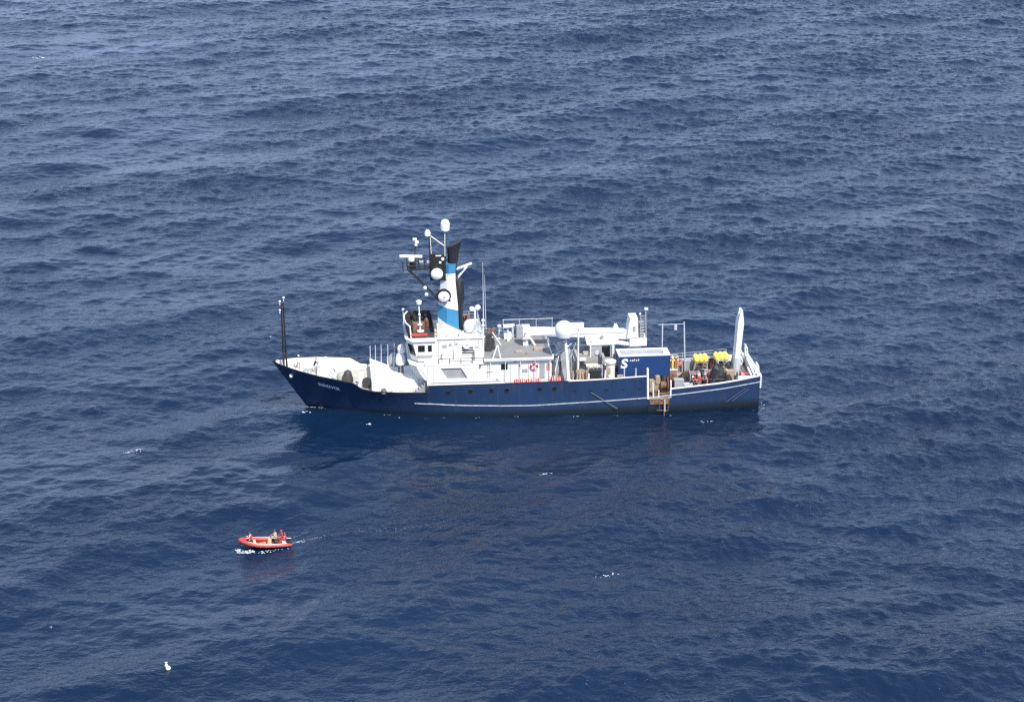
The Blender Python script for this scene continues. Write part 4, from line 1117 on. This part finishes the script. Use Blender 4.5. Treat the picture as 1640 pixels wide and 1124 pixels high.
tarp(47.4, -2.9, 1.98, 1.5, 1.0, 1.9, 'dark covered heap between the tall grey crate and the container end', 8)
tarp(49.55, -1.3, 2.1, 1.3, 1.1, 2.0, 'dark covered heap standing inside the first yellow float lander', 11)
tarp(50.9, -3.5, 2.2, 1.0, .8, 1.2, 'low dark covered heap at the rail left of the largest black heap', 13)
def drum(x, y, z, r, h, m, label):
    o = empty('drum', at(x, y, z), YAW, label, 'drum')
    MB().lathe((0, 0, 0), [(r*.96, 0), (r, .03), (r, h*.33), (r*1.04, h*.35), (r, h*.37), (r, h*.64), (r*1.04, h*.66), (r, h*.68), (r, h-.03), (r*.96, h)], 18).build('barrel', M[m], o, True)
    MB().lathe((r*.4, 0, h), [(.07, 0), (.07, .05)], 10).build('bung', M['dark'], o)
tarp(48.3, -2.3, 2.03, 1.2, 1.0, 1.7, 'dark covered heap behind the low light grey crate', 17)
tarp(53.4, -.6, 2.4, 1.2, 1.2, 2.0, 'dark covered heap beside the foot of the white gantry, behind the tan crate', 19)
crate(46.4, -2.4, 1.93, .8, .8, 1.9, 'rust', 'narrow rusty crate against the aft end of the blue container')
drum(49.3, -2.0, 2.1, .34, 1.0, 'dark', 'dark drum under the yellow floats nearer the container')
drum(47.7, -2.4, 2.0, .32, .95, 'rust', 'rusty drum between the grey crates and the brown crate')

def reel(x, y, z, rad, w, m, label, rz=0.0):
    o = empty('cable_reel', at(x, y, z), YAW+rz, label, 'cable reel')
    MB().lathe((0, 0, rad), [(rad*.55, -w/2), (rad*.72, -w/2+.05), (rad*.75, 0), (rad*.72, w/2-.05), (rad*.55, w/2)], 20, 'y').build('cable', M['dark'], o, True)
    for sd in (-1, 1):
        MB().lathe((0, sd*(w/2+.03), rad), [(rad, -.03), (rad, .03)], 22, 'y').build('flange', M[m], o, False)
    MB().box(-rad*.8, rad*.8, -w/2, w/2, 0, .1).build('cradle', M['grey'], o)
    return o
reel(48.6, -1.1, 2.05, .75, .8, 'rust', 'rusty cable reel left of the first yellow float lander', .2)
reel(51.3, 1.8, 2.25, .6, .7, 'red', 'red flanged cable reel behind the yellow float landers', 1.2)
reel(35.6, -2.9, 3.17, .8, .7, 'tan', 'tan cable reel beside the big white dome pillar', .1)
def rack(x, y, z, w, d, h, label, rz=0.0, cyl=('yellow', 'grey', 'orange')):
    o = empty('equipment_rack', at(x, y, z), YAW+rz, label, 'rack')
    mb = MB()
    for sx in (-w/2, w/2):
        for sy in (-d/2, d/2): mb.bar((sx, sy, 0), (sx, sy, h), .04)
    for zz in (.1, h*.5, h): mb.path([(-w/2, -d/2, zz), (w/2, -d/2, zz), (w/2, d/2, zz), (-w/2, d/2, zz), (-w/2, -d/2, zz)], .035)
    mb.box(-w/2, w/2, -d/2, d/2, h*.5, h*.5+.03)
    mb.build('frame', M['steel'], o)
    for k, m in enumerate(cyl):
        xx = -w/2 + w*(k+.5)/len(cyl)
        MB().lathe((xx, 0, h*.5+.03), [(.1, 0), (.13, .04), (.13, h*.42), (.06, h*.5)], 12).build('bottle', M[m], o, True)
        MB().box(xx-.15, xx+.15, -d*.35, d*.35, .14, .14+h*.3).build('tray', M[('dark', 'tan', 'rust')[k % 3]], o)
    return o
rack(46.7, -.4, 1.95, 1.2, .8, 3.3, 'tall steel rack with orange and yellow bottles at the blue container end', cyl=('orange', 'yellow', 'orange'))
rack(49.0, -2.4, 2.1, 1.2, .7, 1.7, 'steel rack with dark and red bottles at the foot of the first lander', cyl=('dark', 'red', 'pink'))
rack(50.9, -1.7, 2.2, 1.1, .7, 1.5, 'steel rack of rusty bottles between the yellow float lander and black tarpaulin', cyl=('rust', 'grey', 'rust'))
rack(37.2, -2.9, 3.17, 1.6, .7, 2.0, 'steel rack with tan and black bottles behind the black control cabinet', cyl=('tan', 'dark', 'grey', 'rust'))
def coil(x, y, z, rad, m, label):
    o = empty('rope_coil', at(x, y, z), YAW, label, 'rope')
    mb = MB()
    for k in range(5): mb.torus((0.02*(k % 2), .02*(k % 3), .06+.1*k), rad*(1-.05*k), .065, 'z', 20, 7)
    mb.build('coil', M[m], o, True)
    return o
coil(49.9, -3.9, 2.13, .4, 'pink', 'faded red rope coil at the aft rail between two people')
coil(48.55, -4.1, 2.05, .35, 'rope', 'pale rope coil at the aft rail beside the low grey crate')
coil(12.6, -4.5, 3.3, .3, 'rope', 'pale rope coil on the side deck beside the low white forward house')

# ------------------------------------------------------------------ people
def person(loc, rz, label, shirt, trousers, vest=None, hat=None, pose='stand', height=1.76):
    """a standing, leaning or sitting figure grown from a jointed skeleton"""
    k = height/1.76
    o = empty('person', loc, rz, label, 'person')
    hip = .92
    if pose == 'sit': hip = .42
    V = {}; E = []; Rr = {}
    def add(n, p, r, par=None):
        V[n] = Vector(p)*k; Rr[n] = r*k
        if par: E.append((par, n))
    lean = .22 if pose == 'lean' else .03
    add('pel', (0, 0, hip), .155)
    add('wai', (lean*.35, 0, hip+.18), .135, 'pel')
    add('che', (lean*.8, 0, hip+.38), .155, 'wai')
    add('nb', (lean, 0, hip+.54), .075, 'che')
    add('hd', (lean+.02, 0, hip+.64), .085, 'nb')
    add('hd2', (lean+.03, 0, hip+.78), .07, 'hd')
    for s_, n in ((1, 'l'), (-1, 'r')):
        add('sh'+n, (lean*.9, s_*.19, hip+.48), .065, 'che')
        if pose == 'stand':
            el, wr, hn = (.0, s_*.27, hip+.21), (.12, s_*.25, hip+.0), (.16, s_*.25, hip-.08)
        else:
            el, wr, hn = (lean+.12, s_*.27, hip+.25), (lean+.36, s_*.20, hip+.22), (lean+.45, s_*.18, hip+.22)
        add('el'+n, el, .045, 'sh'+n); add('wr'+n, wr, .032, 'el'+n); add('ha'+n, hn, .04, 'wr'+n)
        add('th'+n, (.0, s_*.1, hip-.04), .095, 'pel')
        if pose == 'sit':
            add('kn'+n, (.42, s_*.12, hip-.0), .065, 'th'+n); add('an'+n, (.44, s_*.12, .07), .045, 'kn'+n); add('to'+n, (.62, s_*.13, .04), .04, 'an'+n)
        else:
            st_ = .10*s_
            add('kn'+n, (.03+st_*.6, s_*.11, .48), .065, 'th'+n); add('an'+n, (-.02+st_, s_*.12, .08), .042, 'kn'+n); add('to'+n, (.16+st_, s_*.13, .04), .04, 'an'+n)
    keys = list(V); ix = {q: i for i, q in enumerate(keys)}
    me = bpy.data.meshes.new('body'); me.from_pydata([V[q] for q in keys], [(ix[a], ix[b]) for a, b in E], [])
    tmp = bpy.data.objects.new('tmp', me); COL.objects.link(tmp)
    sk = tmp.modifiers.new('skin', 'SKIN'); sb = tmp.modifiers.new('sub', 'SUBSURF'); sb.levels = 1; sb.render_levels = 1
    for q in keys:
        sv = me.skin_vertices[0].data[ix[q]]; sv.radius = (Rr[q], Rr[q]); sv.use_root = (q == 'pel')
    dg = bpy.context.evaluated_depsgraph_get()
    bmesh_ = bpy.data.meshes.new_from_object(tmp.evaluated_get(dg))
    bpy.data.objects.remove(tmp)
    mbf = MB()
    mbf.v = [tuple(p.co) for p in bmesh_.vertices]; mbf.f = [tuple(p.vertices) for p in bmesh_.polygons]
    nb = len(mbf.f)
    for n, s_ in (('l', 1), ('r', -1)):      # fingers and thumb
        h = V['ha'+n]; d = (V['ha'+n]-V['wr'+n]).normalized(); sd = Vector((0, 1, 0)) - d*d.y; sd.normalize(); up = d.cross(sd)
        for i, ln in enumerate((.07, .085, .08, .06)):
            b0 = h + sd*(-.028+.019*i); mbf.bar(b0, b0+d*ln*.6, .010, .009, 6); mbf.bar(b0+d*ln*.6, b0+d*ln*.95-up*.02, .009, .007, 6)
        t0 = h - d*.03 - sd*s_*.03; mbf.bar(t0, t0+d*.04-sd*s_*.03, .011, .008, 6)
    hd = V['hd']*.35+V['hd2']*.65
    mbf.bar(hd+Vector((.075, 0, -.01))*k, hd+Vector((.115, 0, -.03))*k, .012, .016, 6)                         # nose
    for s_ in (1, -1): mbf.bar(hd+Vector((0, s_*.075, 0))*k, hd+Vector((0, s_*.095, .0))*k, .03, .025, 6)        # ears
    body = mbf.build('body', M['skin'], o, True)
    for q in (shirt, trousers): body.data.materials.append(M[q])
    dk = hip*k
    for p in body.data.polygons:
        c = p.center
        if p.index >= nb: continue
        if c.z > V['nb'].z - .01: continue
        if pose == 'sit':
            p.material_index = 2 if (c.z < dk-.02 or (c.x > .12 and c.z < dk+.1)) else 1
        else: p.material_index = 2 if c.z < dk+.02 else 1
        for n in 'lr':
            if (c - V['ha'+n]).length < .09: p.material_index = 0
    if vest:
        a, b = V['wai'], V['nb']
        rings = []
        for t, sx, sy in ((-.25, .17, .21), (.2, .175, .215), (.6, .19, .235), (.92, .15, .2)):
            c = a + (b-a)*t
            rings.append([(c.x+sx*k*math.cos(q), c.y+sy*k*math.sin(q), c.z) for q in np.linspace(0, 2*math.pi, 15)[:-1]])
        MB().loft(rings).build('vest', M[vest], o, True)
    if hat:
        c = hd + Vector((0, 0, .04))*k
        MB().lathe(c, [(.115*k, 0), (.115*k, .06*k), (.08*k, .11*k), (.01, .125*k)], 14).box(c.x+.05, c.x+.19*k, c.y-.07, c.y+.07, c.z, c.z+.015).build('cap', M[hat], o, True)
    else:
        c = hd + Vector((-.02, 0, .03))*k
        MB().lathe(c, [(.085*k, -.06), (.105*k, 0), (.10*k, .05*k), (.06*k, .10*k), (.01, .115*k)], 12).build('hair', M['dark'], o, True)
    return o
person(at(2.95, -.1, 4.94), R(-60), 'person in white shirt and orange trousers standing alone near the ship foremast', 'shirt', 'orange', hat='shirt')
person(at(4.75, -.6, 4.68), R(20), 'person in dark shirt and cap leaning on the white windlass on the foredeck', 'navycloth', 'khaki', hat='red', pose='lean')
person(at(47.65, .0, 2.9), R(-80), 'person in orange top by the aft end of the blue container', 'orange', 'navycloth', vest='orange', hat='pink')
person(at(49.35, -3.3, 2.12), R(-100), 'person in red top and white hard hat standing at the aft rail near grey crates', 'red', 'tan', hat='gloss')
person(at(50.35, -3.2, 2.18), R(200), 'person in pale red top bending over the aft rail below the first yellow floats', 'pink', 'tan', hat='gloss', pose='lean')

person(at(48.35, -3.5, 2.06), R(-40), 'person in dark clothes bending at the aft rail beside the grey crates', 'navycloth', 'dark', hat='gloss', pose='lean')
person(at(52.9, -1.3, 2.35), R(-100), 'person in khaki top and dark hat under the second yellow float lander', 'khaki', 'khaki', hat='dark')
person(at(50.6, -2.6, 2.2), R(-60), 'person in dark top with a red hat between the yellow float lander and black heap', 'navycloth', 'rust', hat='red')

# ------------------------------------------------------------------ inflatable boat
bx, by = -24.65, 187.75
bz = float(np.mean(sea_z([bx-1.6, bx, bx+1.6], [by-.4, by, by+.3]))) + .04
HEAD = R(13.0)
rib = empty('inflatable_boat', (bx, by, bz), HEAD, 'orange red inflatable boat with two people and an outboard motor throwing white bow spray', 'boat')
rib.rotation_euler = (0, R(3.0), HEAD); rib.scale = (.95, .95, .95)
# bow to -x
path = [(2.75, -.84, .36), (1.2, -.88, .34), (0, -.88, .37), (-1.0, -.80, .45), (-1.8, -.55, .58), (-2.4, -.24, .72), (-2.6, 0, .77)]
path = path + [(p[0], -p[1], p[2]) for p in path[-2::-1]]
def tube(mb, pts, rad, n=14):
    P_ = [Vector(p) for p in pts]; rings = []
    for i, p in enumerate(P_):
        d = (P_[min(i+1, len(P_)-1)] - P_[max(i-1, 0)]).normalized()
        s_ = d.cross(Vector((0, 0, 1))).normalized(); u = s_.cross(d)
        r_ = rad(i) if callable(rad) else rad
        rings.append([p + (s_*math.cos(a) + u*math.sin(a))*r_ for a in np.linspace(0, 2*math.pi, n+1)[:-1]])
    return mb.loft(rings)
fine = []
for i in range(len(path)-1):
    a, b = Vector(path[i]), Vector(path[i+1]); 
    for t in (0, .5): fine.append(a+(b-a)*t)
fine.append(Vector(path[-1]))
tb = tube(MB(), fine, lambda i: .215 if 0 < i < len(fine)-1 else .09).build('tube', M['ribred'], rib, True)
mb = MB()
for sd in (-1, 1):
    mb.path([(2.3, sd*1.06, .28), (0, sd*1.09, .29), (-1.0, sd*1.01, .37), (-1.85, sd*.76, .5), (-2.45, sd*.4, .64)], .055)
mb.build('rubbing_strake', M['black'], tb)
for sd in (-1, 1):
    MB().path([(2.2, sd*.9, .57), (1.2, sd*.96, .545), (0, sd*.95, .58), (-1.0, sd*.86, .66), (-1.8, sd*.6, .79)], .022).build('lifeline', M['gloss'], tb)
mb = MB()
for x in (-.6, .5, 1.5):
    for sd in (-1, 1): mb.torus((x, sd*.88, .35), .22, .014, 'x', 18, 5)
mb.build('tube_seam', M['pink'], tb)
MB().loft([[(2.2, -.75, .12), (2.2, .75, .12), (2.2, .4, -.2), (2.2, 0, -.32), (2.2, -.4, -.2)], [(0, -.8, .14), (0, .8, .14), (0, .42, -.2), (0, 0, -.34), (0, -.42, -.2)],
           [(-1.5, -.6, .26), (-1.5, .6, .26), (-1.5, .3, 0), (-1.5, 0, -.15), (-1.5, -.3, 0)], [(-2.35, -.12, .5), (-2.35, .12, .5), (-2.35, .08, .42), (-2.35, 0, .4), (-2.35, -.08, .42)]]).build('keel', M['black'], rib)
MB().plate([(2.2, -.72), (2.2, .72), (0, .74), (-1.3, .62), (-2.1, .3), (-2.1, -.3), (-1.3, -.62), (0, -.74)], .17, .21, axis='z').build('floor', M['rust'], rib)
MB().box(2.2, 2.3, -.72, .72, .0, .58).build('transom', M['black'], rib)
cs = MB().hexa([(.2, -.25, .21), (.7, -.25, .21), (.7, .25, .21), (.2, .25, .21)], [(.32, -.22, .85), (.6, -.22, .78), (.6, .22, .78), (.32, .22, .85)]).build('console', M['khaki'], rib, False, (0, 0, 0), .03)
MB().torus((.68, 0, .80), .16, .02, 'x').build('steering_wheel', M['black'], cs, True)
MB().box(1.0, 1.35, -.35, .35, .21, .62).build('seat', M['dark'], rib, False, (0, 0, 0), .04)
MB().box(-1.25, -.95, -.55, .55, .24, .55).build('thwart', M['khaki'], rib, False, (0, 0, 0), .03)
ob = MB().loft([[(2.3+dx, dy, z) for dx, dy in ((0, -.17), (.42, -.15), (.48, 0), (.42, .15), (0, .17))] for z in (.62, .9, 1.02)]).build('outboard_motor', M['black'], rib, False, (0, 0, 0), .05)
MB().box(2.36, 2.56, -.08, .08, -.35, .62).box(2.3, 2.75, -.12, .12, -.12, -.08).build('motor_leg', M['dark'], ob)
MB().box(2.28, 2.72, -.19, .19, .78, .86).build('cowl_band', M['gloss'], ob)
MB().box(1.75, 2.15, -.6, -.15, .21, .55).build('fuel_tank', M['gloss'], rib, False, (0, 0, 0), .05)
MB().box(1.5, 2.1, .1, .6, .21, .45).build('gear_locker', M['ribred'], rib, False, (0, 0, 0), .04)
MB().path([(2.0, -.55, .3), (2.1, -.55, 1.15), (2.1, .55, 1.15), (2.0, .55, .3)], .03).build('roll_bar', M['pink'], rib)
def in_boat(x, y, z):
    q = rib.rotation_euler.to_matrix() @ (Vector((x, y, z))*.95); return (q.x+bx, q.y+by, q.z+bz)
person(in_boat(-1.45, .35, .22), HEAD+R(170), 'person in pale shirt and red life vest crouched in the boat bow', 'shirt', 'navycloth', vest='ribred', pose='sit')
person(in_boat(1.1, .0, .5), HEAD+R(180), 'person in cream jacket and dark cap seated steering at the boat console', 'khaki', 'khaki', vest='khaki', hat='dark', pose='sit', height=1.7)
person(in_boat(1.85, .3, .3), HEAD+R(200), 'person in orange red jacket crouched near the boat outboard motor', 'ribred', 'rust', hat='red', pose='sit', height=1.65)
for sx, sy, rz_, lb_ in ((-.35, -.45, .4, 'rolled orange bag lying on the floor near the boat bow'),):
    o = empty('kit_bag', in_boat(sx, sy, .22), HEAD+rz_, lb_, 'bag')
    MB().lathe((0, 0, .17), [(.05, -.42), (.16, -.36), (.17, 0), (.16, .36), (.05, .42)], 12, 'x').build('bag', M['orange'], o, True)
    MB().torus((0.1, 0, .17), .175, .02, 'x').build('strap', M['dark'], o, True)

# ------------------------------------------------------------------ foam
mf = bpy.data.materials.new('foam'); mf.use_nodes = True
fb_ = mf.node_tree.nodes['Principled BSDF']; fb_.inputs['Base Color'].default_value = (.62, .66, .70, 1); fb_.inputs['Roughness'].default_value = .9
_n, _l = mf.node_tree.nodes, mf.node_tree.links
_t = _n.new('ShaderNodeTexCoord'); _o = _n.new('ShaderNodeTexNoise'); _o.inputs['Scale'].default_value = 6.0; _o.inputs['Detail'].default_value = 4
_r = _n.new('ShaderNodeMapRange'); _r.inputs['From Min'].default_value = .32; _r.inputs['From Max'].default_value = .6; _r.inputs['To Min'].default_value = .25
_l.new(_t.outputs['Object'], _o.inputs['Vector']); _l.new(_o.outputs['Fac'], _r.inputs['Value']); _l.new(_r.outputs['Result'], fb_.inputs['Alpha'])
M['foam'] = mf
def flakes(mb, cx, cy, rx, ry, n, smin, smax, ang=0.0, seed=1, lift=.03, dens=1.0):
    r_ = np.random.default_rng(seed)
    ca, sa = math.cos(ang), math.sin(ang)
    a = r_.random(n)*2*math.pi; q = r_.random(n)**dens
    lx, ly = rx*q*np.cos(a), ry*q*np.sin(a)
    X = cx + lx*ca - ly*sa; Y = cy + lx*sa + ly*ca
    for i in range(n):
        s_ = smin + (smax-smin)*r_.random()**2; k = 8
        aa = np.linspace(0, 2*math.pi, k+1)[:-1]; rr = s_*(.35+.75*r_.random(k))
        px = X[i] + rr*np.cos(aa); py = Y[i] + rr*np.sin(aa)
        z = sea_z(np.append(px, X[i]), np.append(py, Y[i])) + lift
        pts = [(px[j], py[j], z[j]) for j in range(k)] + [(X[i], Y[i], z[k]+.25*s_)]
        mb.poly(pts, [(j, (j+1) % k, k) for j in range(k)])
    return mb
def foam(mb, name='foam'):
    o = mb.build(name, M['foam'], None, True); o['kind'] = 'stuff'; return o
fl = empty('surface_float', (-29.9, 160.15, float(sea_z(-29.9, 160.15)[0])), .3, 'small white float drifting alone below the orange red boat', 'float')
MB().ball((0, 0, .08), .22, 18).ball((-.14, .05, .34), .15, 12).build('ball', M['gloss'], fl, True)
MB().lathe((-.14, .05, .46), [(.09, 0), (.07, .12), (.12, .16), (.12, .2), (.02, .22)], 12).build('neck', M['gloss'], fl, True)
MB().torus((-.14, .05, .70), .05, .016, 'y', 14, 6).build('lifting_eye', M['dark'], fl, True)
mb = MB()
flakes(mb, -101.2, 435.5, 1.3, 1.6, 40, .06, .3, .2, 1, .05, .8); flakes(mb, -99.5, 435.9, 2.0, .8, 20, .04, .14, .2, 2)
flakes(mb, -41.4, 211.1, 1.6, .8, 16, .05, .24, .3, 3); flakes(mb, -42.5, 210.6, 1.0, .5, 8, .04, .14, .3, 31)
flakes(mb, 3.8, 205.4, .55, .2, 6, .06, .22, .1, 4); flakes(mb, 3.1, 205.1, .3, .15, 3, .05, .12, .1, 5)
flakes(mb, 9.1, 180.8, 1.4, .7, 15, .04, .16, .2, 6)
flakes(mb, -16.25, 219.2, .5, .14, 5, .08, .3, .1, 7)
flakes(mb, .43, 222.0, .3, .08, 3, .06, .2, .1, 8)
flakes(mb, -42.2, 169.5, .3, .2, 4, .04, .1, .2, 10)
flakes(mb, -23.9, 222.3, .7, .25, 7, .05, .2, .0, 12)
flakes(mb, -31.0, 250.0, .7, .4, 4, .05, .15, .2, 13); flakes(mb, 22.5, 221.2, 1.3, .5, 9, .05, .16, .1, 14)
for X in np.arange(4.6, 56, 1.7):
    x, b = hull_pt(X, 0.0); q = ship2w(x + rng.normal()*.4, -b-.3-abs(rng.normal())*.25, 0)
    if rng.random() < .35: flakes(mb, q[0], q[1], .55, .14, int(rng.integers(2, 6)), .02, .09, YAW, int(X*10), .03)
for dx, dy in ((-.2, -.5), (.3, -.7), (1.2, -.9)):
    q = ship2w(4.0+dx, dy, 0); flakes(mb, q[0], q[1], .5, .2, 9, .03, .14, YAW, int(100+dx*10), .05)
for dy in (-4.2, -3.0, -1.5):
    q = ship2w(56.9, dy, 0); flakes(mb, q[0], q[1], .4, .5, 6, .03, .1, YAW, int(200+dy*10), .04)
foam(mb)
# bow spray, side wash and wake of the small boat
mb = MB(); c, s_ = math.cos(HEAD), math.sin(HEAD)
def bw(x, y): return bx + x*c - y*s_, by + x*s_ + y*c
p = bw(-1.95, -.82); flakes(mb, p[0], p[1], .95, .38, 90, .04, .17, HEAD-.25, 21, .06, .7)
p = bw(-2.65, -.35); flakes(mb, p[0], p[1], .3, .3, 16, .05, .17, HEAD, 22, .1)
p = bw(-.2, -1.22); flakes(mb, p[0], p[1], 1.0, .25, 26, .03, .11, HEAD, 23, .03)
p = bw(1.6, -1.25); flakes(mb, p[0], p[1], 1.0, .2, 8, .04, .1, HEAD, 24, .04)
p = bw(3.3, .2); flakes(mb, p[0], p[1], .8, .3, 60, .02, .09, HEAD, 25, .03)
p = bw(5.2, .6); flakes(mb, p[0], p[1], 2.0, .4, 70, .015, .055, HEAD, 26, .02)
p = bw(3.4, 1.9); flakes(mb, p[0], p[1], 1.8, .12, 30, .012, .05, HEAD+.35, 27, .02)
for i in range(7):
    p = bw(8.5+i*1.6, .7+.25*math.sin(i*1.3)); flakes(mb, p[0], p[1], 1.0, .4, 14, .012, .045, HEAD, 40+i, .02)
foam(mb, 'boat_wake')
